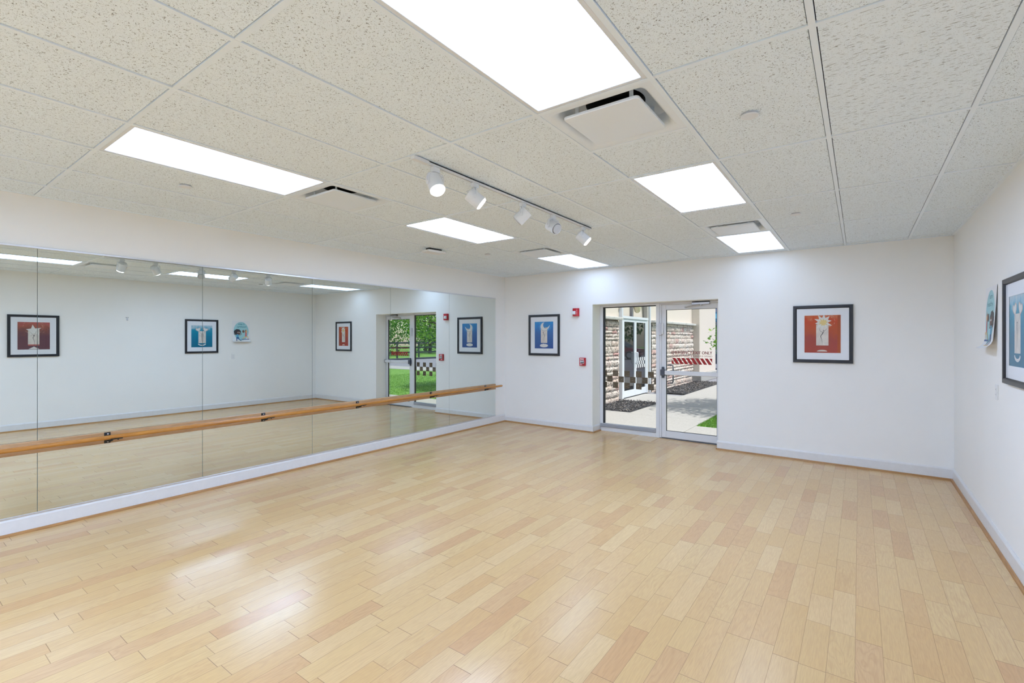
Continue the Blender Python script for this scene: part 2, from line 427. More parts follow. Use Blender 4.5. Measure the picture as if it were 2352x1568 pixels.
# ------------------------------------------------------------------ suspended ceiling
GX0, DX = -0.1427, 0.6104
XS = [GX0 + DX * k for k in range(-8, 2)]
YS = [-5.19, -3.976, -2.763, -1.547, -0.331, 0.8845, 2.098, 3.318, 4.531, 5.793, 7.117]
COLS = {'a': (GX0 - 2 * DX, GX0 - DX), 'b': (GX0 - 6 * DX, GX0 - 5 * DX)}
lights = [(c, y0, y1) for c in 'ab' for y0, y1 in ((-3.976, -2.763), (-1.547, -0.331), (0.8845, 2.098), (3.318, 4.531), (5.793, 7.117))]  # rows at negative y are unseen, added to raise the room's light level
vents = [(c, y0, y0 + 0.610) for c in 'ab' for y0 in (2.098, 5.183)]
def is_cut(xc, yc):
    for c, y0, y1 in lights + vents:
        if COLS[c][0] < xc < COLS[c][1] and y0 < yc < y1: return True
    return False
b = MB()
ex = [XL] + XS + [XR]; extra = [2.708, 5.183]
ey = [YB] + YS + [YF]
for i in range(len(ex) - 1):
    in_col = any(c0 - 0.01 < (ex[i] + ex[i + 1]) / 2 < c1 + 0.01 for c0, c1 in COLS.values())
    ey_all = sorted(ey + extra) if in_col else ey
    for j in range(len(ey_all) - 1):
        xc, yc = (ex[i] + ex[i + 1]) / 2, (ey_all[j] + ey_all[j + 1]) / 2
        if is_cut(xc, yc): continue
        odd = (abs(xc - (GX0 + DX / 2)) < 0.1 and 2.098 < yc < 3.318) or (abs(xc - (GX0 + DX / 2)) < 0.1 and 0.8845 < yc < 2.098 and False)
        dz = random.uniform(0.004, 0.007)
        g0 = 0.0154
        b.box((ex[i] + (g0 if i else 0.012), ey_all[j] + g0, H + dz), (ex[i + 1] - g0, ey_all[j + 1] - g0, H + dz + 0.015), 1 if odd else 0)
ceil = struct('ceiling', b, [M['tile'], M['tile2']], 'suspended ceiling of white fissured tiles', 'ceiling')
g = MB(); tb = 0.012
for x in XS: g.box((x - tb, YB, H), (x + tb, YF, H + 0.012))
for y in YS:
    for i in range(len(ex) - 1):
        g.box((ex[i] + (tb if i else 0), y - tb, H + 0.0006), (ex[i + 1] - (tb if i < len(ex) - 2 else 0), y + tb, H + 0.012))
for c, (x0, x1) in COLS.items():
    for y in extra: g.box((x0 + tb, y - tb, H + 0.0006), (x1 - tb, y + tb, H + 0.012))
for a0, a1 in (((XL, YB), (XL + 0.02, YF)), ((XR - 0.02, YB), (XR, YF)), ((XL, YB), (XR, YB + 0.02)), ((XL, YF - 0.012), (XR, YF))):
    g.box((*a0, H - 0.0006), (*a1, H + 0.012))
gr = g.build('ceiling_grid', M['grid'], ceil); gr['label'] = 'white metal grid bars'

# recessed troffer lights: housing, door frame, prismatic lens
def troffer(x0, x1, y0, y1, label):
    xc, yc = (x0 + x1) / 2, (y0 + y1) / 2
    t = thing('ceiling_light', (xc, yc, H), label, 'ceiling light', 'recessed fluorescent ceiling lights')
    x0 += tb + 0.001; x1 -= tb + 0.001; y0 += tb + 0.001; y1 -= tb + 0.001
    b = MB()
    b.box((x0, y0, H + 0.020), (x0 + 0.004, y1, H + 0.10)); b.box((x1 - 0.004, y0, H + 0.020), (x1, y1, H + 0.10))
    b.box((x0, y0, H + 0.020), (x1, y0 + 0.004, H + 0.10)); b.box((x0, y1 - 0.004, H + 0.020), (x1, y1, H + 0.10)); b.box((x0, y0, H + 0.10), (x1, y1, H + 0.104))
    b.build('housing', M['white_metal'], t)
    b = MB(); w = 0.022
    for a, c in (((x0, y0), (x0 + w, y1)), ((x1 - w, y0), (x1, y1)), ((x0 + w, y0), (x1 - w, y0 + w)), ((x0 + w, y1 - w), (x1 - w, y1))):
        b.cbox((*a, H + 0.002), (*c, H + 0.018), 0.003)
    b.build('lens_frame', M['white_metal'], t)
    b = MB(); b.box((x0 + w - 0.002, y0 + w - 0.002, H + 0.008), (x1 - w + 0.002, y1 - w + 0.002, H + 0.011))
    ln = b.build('lens', (M['lens_dim'] if x0 > -2 else M['lens_cool']) if y0 > 5 else M['lens_added'] if y0 < 0 else M['lens_mid'] if y0 > 3 else M['lens'], t); ln['label'] = 'glowing white lens'
    return t
LL = {('a', 0.8845): 'largest glowing ceiling light, cut by the top edge, above the big square vent', ('a', 3.318): 'glowing ceiling light between two tiles beyond the big square vent', ('a', 5.793): 'glowing ceiling light against the wall right of the exit door, touching a vent',
      ('b', 0.8845): 'long glowing ceiling light nearest the mirrors at the left', ('b', 3.318): 'glowing ceiling light below the first two track spotlights', ('b', 5.793): 'glowing ceiling light nearest the far mirror corner, touching a vent',
      ('a', -3.976): 'added unseen fill light in the ceiling furthest behind the viewpoint near the picture wall', ('b', -3.976): 'added unseen fill light in the ceiling furthest behind the viewpoint near the mirror wall',
      ('a', -1.547): 'added unseen fill light in the ceiling behind the viewpoint near the picture wall', ('b', -1.547): 'added unseen fill light in the ceiling behind the viewpoint near the mirror wall'}
for c, y0, y1 in lights: troffer(COLS[c][0], COLS[c][1], y0, y1, LL[(c, y0)])

# square plaque vents
def rsq(hw, r, z, seg=6):
    pts = []
    for qx, qy, a0 in ((1, 1, 0), (-1, 1, pi / 2), (-1, -1, pi), (1, -1, 3 * pi / 2)):
        for k in range(seg + 1):
            a = a0 + pi / 2 * k / seg
            pts.append(Vector((qx * (hw - r) + r * cos(a), qy * (hw - r) + r * sin(a), z)))
    return pts
def make_vent():
    t = thing('ceiling_vent', (0, 0, H), 'vent', 'ceiling vent', 'square ceiling air vents')
    hw = DX / 2 - tb - 0.001
    b = MB()
    b.loft([rsq(hw, 0.002, H + 0.010), rsq(hw, 0.002, H + 0.003), rsq(hw - 0.028, 0.012, H + 0.003), rsq(hw - 0.040, 0.03, H + 0.006), rsq(hw - 0.055, 0.055, H + 0.022),
            rsq(hw - 0.063, 0.07, H + 0.050), rsq(hw - 0.066, 0.075, H + 0.082), rsq(hw - 0.080, 0.075, H + 0.096), rsq(0.155, 0.1549, H + 0.100)])
    b.build('pan', M['pan'], t, smooth=40)
    b = MB(); b.lathe([(0.156, 0.0), (0.150, 0.006), (0.150, 0.10)], (0, 0, H + 0.098), (0, 0, 1), 40, 0, cap1=True)
    b.build('duct_collar', M['dark'], t, smooth=40)
    b = MB(); pw = 0.205
    b.loft([rsq(pw - 0.004, 0.020, H + 0.004), rsq(pw, 0.022, H + 0.002), rsq(pw, 0.022, H - 0.008), rsq(pw - 0.003, 0.020, H - 0.0115), rsq(pw - 0.006, 0.018, H - 0.012)], cap_last=True, cap_first=True)
    b.build('plaque', M['pan'], t, smooth=30)
    for sx, sy in ((1, 1), (1, -1), (-1, 1), (-1, -1)):
        b = MB(); b.box((sx * 0.150 - 0.010, sy * 0.150 - 0.002, H + 0.0045), (sx * 0.150 + 0.010, sy * 0.150 + 0.002, H + 0.096))
        b.build('bracket', M['pan'], t)
    return t
v0 = make_vent()
VL = {('a', 2.098): 'big square ceiling vent at the end of the largest light', ('b', 2.098): 'square ceiling vent at the end of the long light nearest the mirrors', ('a', 5.183): 'square ceiling vent touching the light beside the far wall, right of the exit door', ('b', 5.183): 'small distant square ceiling vent beyond the track spotlights, near the mirror corner'}
for i, (c, y0, y1) in enumerate(vents):
    v = v0 if i == 0 else copy_tree(v0)
    v.location = ((COLS[c][0] + COLS[c][1]) / 2, (y0 + y1) / 2, H); v['label'] = VL[(c, y0)]

# flat sprinkler covers
def sprinkler(x, y, label):
    t = thing('sprinkler_cover', (x, y, H), label, 'sprinkler', 'round sprinkler cover plates')
    b = MB(); b.lathe([(0.0005, 0.0), (0.030, 0.0), (0.040, 0.001), (0.0425, 0.004), (0.0425, 0.006)], (x, y, H - 0.010), (0, 0, 1), 36)
    b.build('cover_plate', M['white_metal'], t, smooth=30)
    b = MB(); b.lathe([(0.034, 0.0), (0.034, 0.0135)], (x, y, H - 0.0045), (0, 0, 1), 36, cap0=True)
    b.build('ceiling_cup', M['plastic'], t, smooth=30)
for x, y, l in ((-4.15, 1.492, 'round sprinkler cover between the long light and the mirror wall'), (-0.461, 2.737, 'largest round sprinkler cover, right of the big square vent'),
                (-0.479, 5.158, 'round sprinkler cover right of the vent beside the far wall'), (-4.144, 5.146, 'small round sprinkler cover near the white box by the mirror corner')):
    sprinkler(x, y, l)

# small white box hung under the ceiling
t = thing('access_point', (-4.47, 4.44, H), 'small white box hung just under the ceiling near the mirrors', 'wireless access point', rot=(0, 0, R(-8)))
b = MB(); b.cbox((-0.082, -0.140, -0.052), (0.082, 0.140, -0.022), 0.010); b.build('case', M['outlet'], t, local=True, smooth=40)
b = MB(); b.box((-0.05, -0.09, -0.022), (0.05, 0.09, 0.003)); b.build('mount_plate', M['dark'], t, local=True)

# ------------------------------------------------------------------ track lighting
TX = -2.288
t = thing('lighting_track', (TX, 3.32, H), 'white ceiling track carrying five spotlights', 'lighting track')
b = MB()
for x0, x1 in ((-0.0175, -0.004), (0.004, 0.0175)): b.box((TX + x0, 2.10, H - 0.020), (TX + x1, 4.55, H - 0.001))
b.box((TX - 0.0175, 2.10, H - 0.008), (TX + 0.0175, 4.55, H - 0.0012)); b.build('rail', M['white_metal'], t)
b = MB(); b.box((TX - 0.0058, 2.12, H - 0.0085), (TX + 0.0058, 4.53, H - 0.0081)); b.build('slot', M['dark'], t)
b = MB(); b.cbox((TX - 0.019, 2.085, H - 0.024), (TX + 0.019, 2.215, H - 0.0005), 0.003); b.build('feed_box', M['white_metal'], t)

def spotlight(y, d, label, yaw, lit=True):
    d = Vector(d).normalized()
    t = thing('track_spotlight', (TX, y, H - 0.02), label, 'spotlight', 'spotlights on the ceiling track')
    z = H - 0.0205
    b = MB(); b.cbox((TX - 0.016, y - 0.030, z - 0.034), (TX + 0.016, y + 0.030, z), 0.003); b.build('adapter', M['white_metal'], t)
    ax = Vector((-d.y, d.x, 0)).normalized()            # hinge axis across the body
    P = Vector((TX, y, z - 0.108)); hw = 0.0575
    fwd = Vector((d.x, d.y, 0)).normalized()
    # yoke: two slotted straps bent from one strip
    b = MB()
    def strap(pts, w=0.010, th=0.0022):
        for k in (-1, 1):
            b.tube([p + fwd * k * w for p in pts], 0.0032, 6)
    top = Vector((TX, y, z - 0.041))
    pts = [P - ax * hw, P - ax * hw + Vector((0, 0, 0.056)), P - ax * (hw - 0.012) + Vector((0, 0, 0.066)), top - ax * 0.012, top + ax * 0.012, P + ax * (hw - 0.012) + Vector((0, 0, 0.066)), P + ax * hw + Vector((0, 0, 0.056)), P + ax * hw]
    strap(pts)
    for s in (-1, 1): b.lathe([(0.0135, 0), (0.0135, 0.004)], P + ax * s * hw - ax * 0.002, ax, 16, cap0=True, cap1=True)
    b.lathe([(0.009, 0), (0.009, 0.012)], (TX, y, z - 0.046), (0, 0, 1), 12, cap0=True, cap1=True)
    b.build('yoke', M['white_metal'], t, smooth=40)
    b = MB(); r = 0.0515; L0, L1 = -0.056, 0.052
    b.lathe([(0.0005, L0), (r - 0.006, L0), (r, L0 + 0.004), (r, L1), (r + 0.002, L1 + 0.001), (r + 0.002, L1 + 0.008), (r - 0.003, L1 + 0.008), (r - 0.004, L1 - 0.02), (0.02, L1 - 0.03)], P, d, 36)
    b.build('body', M['white_metal'], t, smooth=35)
    b = MB()
    if lit: b.lathe([(0.046, L1 - 0.01), (0.0465, L1 + 0.012), (0.043, L1 + 0.020), (0.0005, L1 + 0.0225)], P, d, 36)
    else: b.lathe([(0.043, L1 - 0.015), (0.0435, L1 + 0.014), (0.041, L1 + 0.017), (0.0005, L1 + 0.019)], P, d, 36)
    f = b.build('lamp_face', M['bulb'] if lit else M['bulb_off'], t, smooth=40)
    f['label'] = 'glowing lamp face' if lit else 'unlit grey lamp face'
    if not lit:
        b = MB(); b.lathe([(r - 0.0045, L1 + 0.004), (0.0434, L1 + 0.002)], P, d, 36); b.build('lamp_gap', M['dark'], t)
    # looped supply wire
    q = P + d * (L0 + 0.004) + fwd * 0.0
    back = P + d * L0
    b = MB(); a = Vector((TX, y, z - 0.036)); pts = []
    side = -fwd * 0.055 + ax * 0.01
    for k in range(9):
        u = k / 8; pts.append(a * (1 - u) + back * u + side * sin(pi * u) * 0.55)
    b.tube(pts, 0.0022, 6); b.build('wire', M['white_metal'], t, smooth=60)
    return t
spotlight(2.285, (0.515, -0.122, -0.842), 'first lit track spotlight, its glowing face turned towards the viewer', 0)
spotlight(2.690, (0.558, 0.551, -0.613), 'second lit track spotlight, tilted right beside the one showing its face', 0)
spotlight(3.310, (-0.68, -0.28, -0.67), 'middle track spotlight, the unlit one tilted towards the mirrors', 0, lit=False)
spotlight(3.800, (0.834, -0.273, -0.48), 'unlit track spotlight with a grey face and dark rim', 0, lit=False)
spotlight(4.390, (0.661, 0.339, -0.666), 'last lit track spotlight at the far end of the track', 0)

# ------------------------------------------------------------------ mirrors
SEAMS = [-0.318, 0.8945, 2.108, 3.320, 4.532, 5.745, 6.973]
ML = ['mirror panel cut by the left edge, showing half of the star picture', 'wide mirror panel showing the star picture and the first three reflected spotlights', 'mirror panel showing the reflected poster', 'mirror panel showing the reflected orange flower picture',
      'mirror panel showing the reflected exit door handle and trees', 'mirror panel nearest the corner, showing the reflected moon picture']
MZ0, MZ1 = 0.160, 2.303
for i in range(6):
    y0, y1 = SEAMS[i] + 0.0018, SEAMS[i + 1] - 0.0018
    t = thing('mirror_panel', (XM, (y0 + y1) / 2, MZ0), ML[i], 'mirror', 'wall mirrors in a row')
    b = MB(); b.poly([(XM, y0, MZ0), (XM, y1, MZ0), (XM, y1, MZ1), (XM, y0, MZ1)]); b.build('mirror_face', M['mirror'], t)
    b = MB(); b.box((XM - 0.0075, y0 - 0.0006, MZ0), (XM - 0.0006, y1 + 0.0006, MZ1)); b.build('glass_edge', M['mirror_edge'], t)
b = MB(); b.cbox((XL + 0.0005, SEAMS[0], MZ1 + 0.0005), (XM + 0.007, SEAMS[6], MZ1 + 0.016), 0.002); struct('trim_1', b, M['alu'], 'thin metal channel along the top of the mirrors', 'trim')
b = MB(); b.cbox((XL + 0.0005, SEAMS[0], 0.1505), (XM + 0.006, SEAMS[6], MZ0 - 0.0005), 0.002); struct('trim_2', b, M['alu'], 'thin metal channel along the foot of the mirrors', 'trim')

# ------------------------------------------------------------------ ballet barre
BX = XM + 0.002; BT = 0.020; BZ0, BZ1 = 0.642, 0.742; DXX, DZ, DR = XM + 0.082, 0.701, 0.0190
t = thing('ballet_barre', (XM, 3.4, 0.7), 'long wooden ballet barre mounted across the mirrors', 'ballet barre')
b = MB(); b.cbox((BX, -0.30, BZ0), (BX + BT, 6.955, BZ1), 0.004); b.build('backing_board', M['barre'], t)
b = MB(); n = 40
b.tube([(DXX, -0.34, DZ), (DXX, 7.045, DZ), (DXX, 7.062, DZ), (DXX, 7.068, DZ)], [DR, DR, DR * 0.85, DR * 0.5], 24); b.build('handrail', M['dowel'], t, smooth=50)
def bracket(y):
    br = MB(); w = 0.0225; xf = BX + BT
    br.cbox((xf, y - w, BZ0 + 0.002), (xf + 0.005, y + w, BZ1 - 0.002), 0.003)
    # arm leaving the plate under the rail, then the saddle along the rail
    br.tube([(xf + 0.003, y, BZ0 + 0.028), (xf + 0.022, y + 0.002, BZ0 + 0.030), (xf + 0.050, y + 0.008, DZ - DR - 0.012), (DXX, y + 0.022, DZ - DR - 0.006)], [0.014, 0.012, 0.010, 0.009], 10)
    rings = []
    for yy in (y + 0.004, y + 0.010, y + 0.085, y + 0.092):
        s = 0.86 if yy in (y + 0.004, y + 0.092) else 1.0
        rings.append([Vector((DXX + (DR + 0.0045) * s * cos(a), yy, DZ - 0.0005 + (DR + 0.0045) * sin(a))) for a in [R(215 + 110 * k / 8) for k in range(9)]] +
                     [Vector((DXX + (DR + 0.0006) * cos(a), yy, DZ + (DR + 0.0006) * sin(a))) for a in [R(325 - 110 * k / 8) for k in range(9)]])
    br.loft(rings, cap_first=True, cap_last=True)
    br.lathe([(0.006, 0), (0.006, 0.007)], (DXX, y + 0.062, DZ - DR - 0.011), (0, 0, 1), 12, cap0=True)
    o = br.build('bracket', M['blackmetal'], t, smooth=40)
    for z in (BZ1 - 0.018, BZ0 + 0.016):
        s = MB(); s.lathe([(0.0065, 0.0), (0.0065, 0.002), (0.004, 0.0035), (0.0004, 0.004)], (xf + 0.005, y + 0.003, z), (1, 0, 0), 14); s.build('screw', M['screw'], o, smooth=50)
for y in (-0.05, 1.338, 2.712, 3.955, 5.305, 6.650): bracket(y)

# ------------------------------------------------------------------ framed prints (local: x right, y up, z out of the wall)
def ell(cx, cy, rx, ry, n=28, a0=0, a1=2 * pi):
    return [(cx + rx * cos(a0 + (a1 - a0) * k / n), cy + ry * sin(a0 + (a1 - a0) * k / n)) for k in range(n + (0 if a1 - a0 > 6.28 else 1))]
def star(cx, cy, r0, r1, n, ph=0, jit=0):
    rnd = random.Random(n * 17 + 3); out = []
    for k in range(2 * n):
        r = (r0 if k % 2 == 0 else r1) * (1 + jit * rnd.uniform(-1, 1)); a = ph + pi * k / n
        out.append((cx + r * cos(a), cy + r * sin(a)))
    return out
def stroke(pts, ws):
    L = []; Rr = []
    for i, (x, y) in enumerate(pts):
        a = Vector(pts[min(i + 1, len(pts) - 1)]) - Vector(pts[max(i - 1, 0)]); a.normalize()
        w = ws[i] if hasattr(ws, '__len__') else ws
        L.append((x - a.y * w, y + a.x * w)); Rr.append((x + a.y * w, y - a.x * w))
    return L + Rr[::-1]

def tess(pts):
    out = []
    for a, b, c in tessellate_polygon([[Vector((x, y, 0)) for x, y in pts]]):
        ar = (pts[b][0] - pts[a][0]) * (pts[c][1] - pts[a][1]) - (pts[b][1] - pts[a][1]) * (pts[c][0] - pts[a][0])
        if abs(ar) > 1e-12: out.append((a, b, c) if ar > 0 else (a, c, b))
    return out

class Art:
    def __init__(s): s.mb = MB(); s.mats = []; s.z = 0.0
    def put(s, pts, mat):
        if mat not in s.mats: s.mats.append(mat)
        s.z += 0.00012
        cx = sum(p[0] for p in pts) / len(pts); cy = sum(p[1] for p in pts) / len(pts)
        s.mb.add([(x, y, s.z) for x, y in pts], tess(pts), s.mats.index(mat)); return s

def paint(name, stops, sx=1.0, sy=1.0, scale=3.0, warp=0.25):
    """brushed print colour running up the sheet (local y), broken by noise"""
    m, nt, out = new_mat(name); n = N(nt)
    tc = n('ShaderNodeTexCoord').outputs['Object']; xyz = n('ShaderNodeSeparateXYZ', {0: tc}).outputs
    mp = n('ShaderNodeMapping', {'Vector': tc, 'Scale': (sx, sy, 1)}).outputs[0]
    nz = n('ShaderNodeTexNoise', {'Vector': mp, 'Scale': scale * 4, 'Detail': 5.0, 'Distortion': 1.0}).outputs['Fac']
    f = n.math('ADD', n.math('DIVIDE', n.math('ADD', xyz[1], 0.24), 0.48), n.math('MULTIPLY', n.math('SUBTRACT', nz, 0.5), warp * 2))
    c = n.ramp(f, stops)
    p = n('ShaderNodeBsdfPrincipled', {'Base Color': c, 'Roughness': 0.7, 'Specular IOR Level': 0.2})
    nt.links.new(p.outputs[0], out.inputs[0]); return m

ink = principled('ink', (0.02, 0.02, 0.022), 0.7); cream = principled('cream_panel', (0.80, 0.74, 0.66), 0.7, vary=0.10, vscale=14)
ivory = principled('ivory', (0.85, 0.83, 0.78), 0.7); yellow = principled('soft_yellow', (0.83, 0.66, 0.28), 0.7); peach = principled('peach', (0.80, 0.55, 0.38), 0.7)
blush = principled('blush', (0.72, 0.50, 0.42), 0.7)

def picture(center, rot, w, h, art_fn, label, mw=0.39, mh=0.48, dz=0.0):
    t = thing('framed_picture', center, label, 'picture', 'black framed prints', rot=rot)
    fw, fd = 0.041, 0.030
    b = MB(); x, y = w / 2, h / 2
    # frame profile lofted round the rectangle
    prof = [(0, 0.002), (0, fd - 0.003), (0.003, fd), (fw - 0.012, fd), (fw - 0.006, fd - 0.003), (fw, fd - 0.012), (fw, 0.002)]
    rings = [[Vector((sx * (x - a), sy * (y - a), z)) for sx, sy in ((1, 1), (-1, 1), (-1, -1), (1, -1))] for a, z in prof]
    b.loft(rings); b.build('frame', M['black'], t, local=True)
    b = MB(); b.box((-x + 0.004, -y + 0.004, 0.001), (x - 0.004, y - 0.004, 0.004)); b.build('backing', M['black'], t, local=True)
    b = MB(); iw, ih = mw / 2, mh / 2
    outer = [Vector((sx * (x - fw + 0.002), sy * (y - fw + 0.002), 0.016)) for sx, sy in ((1, 1), (-1, 1), (-1, -1), (1, -1))]
    inner = [Vector((sx * iw, sy * ih, 0.016)) for sx, sy in ((1, 1), (-1, 1), (-1, -1), (1, -1))]
    bev = [Vector((v.x * (1 - 0.0015 / iw), v.y * (1 - 0.0015 / ih), 0.0145)) for v in inner]
    b.loft([outer, inner, bev]); b.build('mat_board', M['mat'], t, local=True)
    A = Art(); art_fn(A, iw, ih)
    b = A.mb; b.xform(Matrix.Translation((0, 0, 0.0118))); b.build('print', A.mats, t, local=True)
    b = MB(); b.poly([(-x + fw - 0.004, -y + fw - 0.004, 0.0175), (x - fw + 0.004, -y + fw - 0.004, 0.0175), (x - fw + 0.004, y - fw + 0.004, 0.0175), (-x + fw - 0.004, y - fw + 0.004, 0.0175)])
    b.build('glazing', M['pglass'], t, local=True)
    return t

def rect(x0, y0, x1, y1): return [(x0, y0), (x1, y0), (x1, y1), (x0, y1)]
def rays(A, cx, cy, mats, n, r0, r1, seed, amp=0.007):
    rnd = random.Random(seed)
    for k in range(n):
        a = rnd.uniform(0, 2 * pi); s = rnd.uniform(0.25, 0.8); rr = rnd.uniform(r0, r1)
        pts = [(cx + rr * cos(a + u * s) * 1.15, cy + rr * sin(a + u * s) * 0.8) for u in [i / 8 for i in range(9)]]
        A.put(stroke(pts, [amp * 0.25 * sin(pi * (i + 0.4) / 8.8) for i in range(9)]), rnd.choice(mats))

def figure(A, pts, s=1.0, w=(0.0015, 0.0035, 0.0026, 0.0020, 0.0012)):
    A.put(stroke(pts, list(w)[:len(pts)] + [0.001] * (len(pts) - len(w))), ink)

def art_flower(A, w, h):
    bg = paint('orange_wash', [(0.0, (0.50, 0.085, 0.055)), (0.35, (0.46, 0.090, 0.065)), (0.62, (0.58, 0.12, 0.045)), (0.85, (0.66, 0.10, 0.035)), (1.0, (0.72, 0.22, 0.09))], 1.0, 0.6)
    o2 = principled('orange_streak', (0.72, 0.33, 0.16), 0.7); o3 = principled('rust_band', (0.50, 0.09, 0.015), 0.7)
    A.put(rect(-w, -h, w, h), bg); A.put(rect(w - 0.034, -h, w, h), o3)
    rays(A, 0.0, 0.155, [o2, peach], 16, 0.085, 0.13, 4)
    A.put(rect(-0.066, -0.145, 0.066, 0.12), cream)
    A.put(star(0.008, 0.150, 0.098, 0.058, 10, 0.2, 0.12), ivory)
    A.put(star(0.010, 0.146, 0.054, 0.031, 9, 0.1, 0.15), yellow)
    A.put(stroke([(0.014, 0.052), (0.010, 0.038)], 0.003), ink)
    A.put(stroke([(0.006, 0.022), (-0.012, 0.030), (-0.026, 0.046), (-0.034, 0.078)], [0.0012, 0.0016, 0.0014, 0.0008]), ink)
    A.put(stroke([(0.006, 0.018), (0.022, 0.040), (0.038, 0.052), (0.050, 0.070)], [0.003, 0.0018, 0.0014, 0.0008]), ink)
    A.put(stroke([(0.008, 0.026), (0.006, 0.010), (-0.012, -0.016), (-0.018, -0.030), (-0.008, -0.062), (-0.002, -0.096), (0.000, -0.138)], [0.004, 0.0042, 0.003, 0.0034, 0.0018, 0.0012, 0.0006]), ink)
    A.put(ell(-0.002, -0.222, 0.056, 0.022, 20, 0, pi), cream)

def art_moon(A, w, h):
    bg = paint('blue_wash', [(0.0, (0.055, 0.12, 0.36)), (0.35, (0.06, 0.16, 0.42)), (0.6, (0.07, 0.20, 0.50)), (0.85, (0.06, 0.30, 0.66)), (1.0, (0.05, 0.36, 0.72))], 2.0, 0.4)
    b2 = principled('sky_streak', (0.22, 0.52, 0.78), 0.7); b3 = principled('moon_halo', (0.16, 0.48, 0.78), 0.7); b4 = principled('deep_blue', (0.05, 0.30, 0.62), 0.7)
    A.put(rect(-w, -h, w, h), bg)
    A.put(ell(0.012, 0.145, 0.102, 0.090), b3); rays(A, 0.0, 0.15, [b2], 12, 0.095, 0.13, 9)
    A.put(rect(-0.066, -0.140, 0.070, 0.11), cream)
    A.put(ell(0.010, 0.150, 0.080, 0.076, 32), ivory); A.put(ell(0.050, 0.178, 0.066, 0.062, 32), b4)
    A.put(stroke([(0.062, 0.112), (0.090, 0.135), (0.128, 0.178)], [0.012, 0.010, 0.001]), ivory)
    A.put(ell(0.046, 0.128, 0.017, 0.012), peach)
    A.put(stroke([(-0.062, 0.130), (-0.040, 0.090), (0.005, 0.073), (0.050, 0.082), (0.084, 0.110)], [0.0004, 0.0014, 0.0016, 0.0014, 0.0004]), ink)
    A.put(ell(-0.012, 0.050, 0.0065, 0.008), ink)
    A.put(stroke([(-0.012, 0.046), (0.004, 0.010), (0.016, -0.014), (0.006, -0.034), (0.002, -0.070), (0.000, -0.110), (0.002, -0.150)], [0.003, 0.003, 0.0032, 0.0026, 0.0015, 0.0010, 0.0008]), ink)
    A.put([(x, y) for x, y in ell(0.0, -0.188, 0.085, 0.030)], ivory)
    for cx, r in ((-0.05, 0.022), (-0.01, 0.030), (0.03, 0.026), (0.06, 0.018)): A.put(ell(cx, -0.180, r, r * 0.9), ivory)

def heart(cx, cy, s, tilt=0.0):
    pts = []
    for k in range(36):
        a = 2 * pi * k / 36
        x = 16 * sin(a) ** 3 / 17; y = (13 * cos(a) - 5 * cos(2 * a) - 2 * cos(3 * a) - cos(4 * a)) / 17
        pts.append((cx + s * (x * cos(tilt) - y * sin(tilt)), cy + s * (x * sin(tilt) + y * cos(tilt))))
    return pts
def art_hearts(A, w, h):
    bg = paint('teal_wash', [(0.0, (0.004, 0.19, 0.31)), (0.45, (0.004, 0.22, 0.36)), (0.70, (0.005, 0.30, 0.44)), (0.80, (0.05, 0.38, 0.53)), (0.88, (0.36, 0.60, 0.70)), (1.0, (0.62, 0.72, 0.75))], 1.0, 0.7)
    A.put(rect(-w, -h, w, h), bg)
    A.put(rect(-0.078, -0.150, 0.070, 0.115), cream)
    for cx, ti in ((-0.070, 0.25), (0.072, -0.25)):
        A.put(heart(cx, 0.145, 0.054, ti), blush); A.put(heart(cx, 0.146, 0.042, ti), ivory)
    A.put(stroke([(-0.055, 0.100), (-0.036, 0.078), (-0.022, 0.058)], 0.0011), ink); A.put(stroke([(0.056, 0.100), (0.030, 0.070), (0.010, 0.052)], 0.0011), ink)
    A.put(stroke([(0.006, 0.060), (-0.018, 0.052), (-0.028, 0.034), (-0.020, -0.010), (-0.018, -0.060), (-0.014, -0.120)], [0.002, 0.003, 0.003, 0.002, 0.0013, 0.0006]), ink)
    A.put(stroke([(0.012, 0.054), (0.004, 0.030), (0.010, -0.010), (0.008, -0.060), (0.022, -0.120)], [0.003, 0.003, 0.0024, 0.0014, 0.0006]), ink)
    o = ell(0.0, -0.165, 0.078, 0.042, 24, pi, 2 * pi); i = ell(0.0, -0.160, 0.060, 0.026, 24, pi, 2 * pi)
    A.put(o + i[::-1], ivory)

def art_star(A, w, h):
    bg = paint('mauve_wash', [(0.0, (0.20, 0.085, 0.100)), (0.5, (0.19, 0.085, 0.105)), (0.72, (0.30, 0.12, 0.10)), (0.86, (0.50, 0.16, 0.11)), (1.0, (0.56, 0.15, 0.14))], 1.2, 0.7)
    s2 = principled('rose_streak', (0.62, 0.30, 0.24), 0.7); s3 = principled('coral_strip', (0.60, 0.17, 0.14), 0.7)
    A.put(rect(-w, -h, w, h), bg); rays(A, 0.0, 0.14, [s2, peach], 16, 0.09, 0.15, 6)
    A.put(rect(-0.070, -0.150, 0.075, 0.11), cream); A.put(rect(-0.070, -0.172, 0.075, -0.150), s3)
    A.put(star(0.005, 0.095, 0.105, 0.042, 5, 1.45, 0.08), ivory)
    A.put(stroke([(-0.028, 0.080), (-0.010, 0.022)], 0.0012), ink); A.put(stroke([(0.045, 0.062), (0.010, 0.018)], 0.0012), ink)
    A.put(ell(0.000, 0.006, 0.007, 0.010), ink)
    A.put(stroke([(0.000, 0.012), (0.000, -0.012), (0.014, -0.034), (0.004, -0.060), (-0.004, -0.100), (-0.004, -0.168)], [0.003, 0.003, 0.0036, 0.0024, 0.0016, 0.0012]), ink)
    A.put([(-0.070, -0.232), (0.0, -0.188), (0.070, -0.232)], ivory)

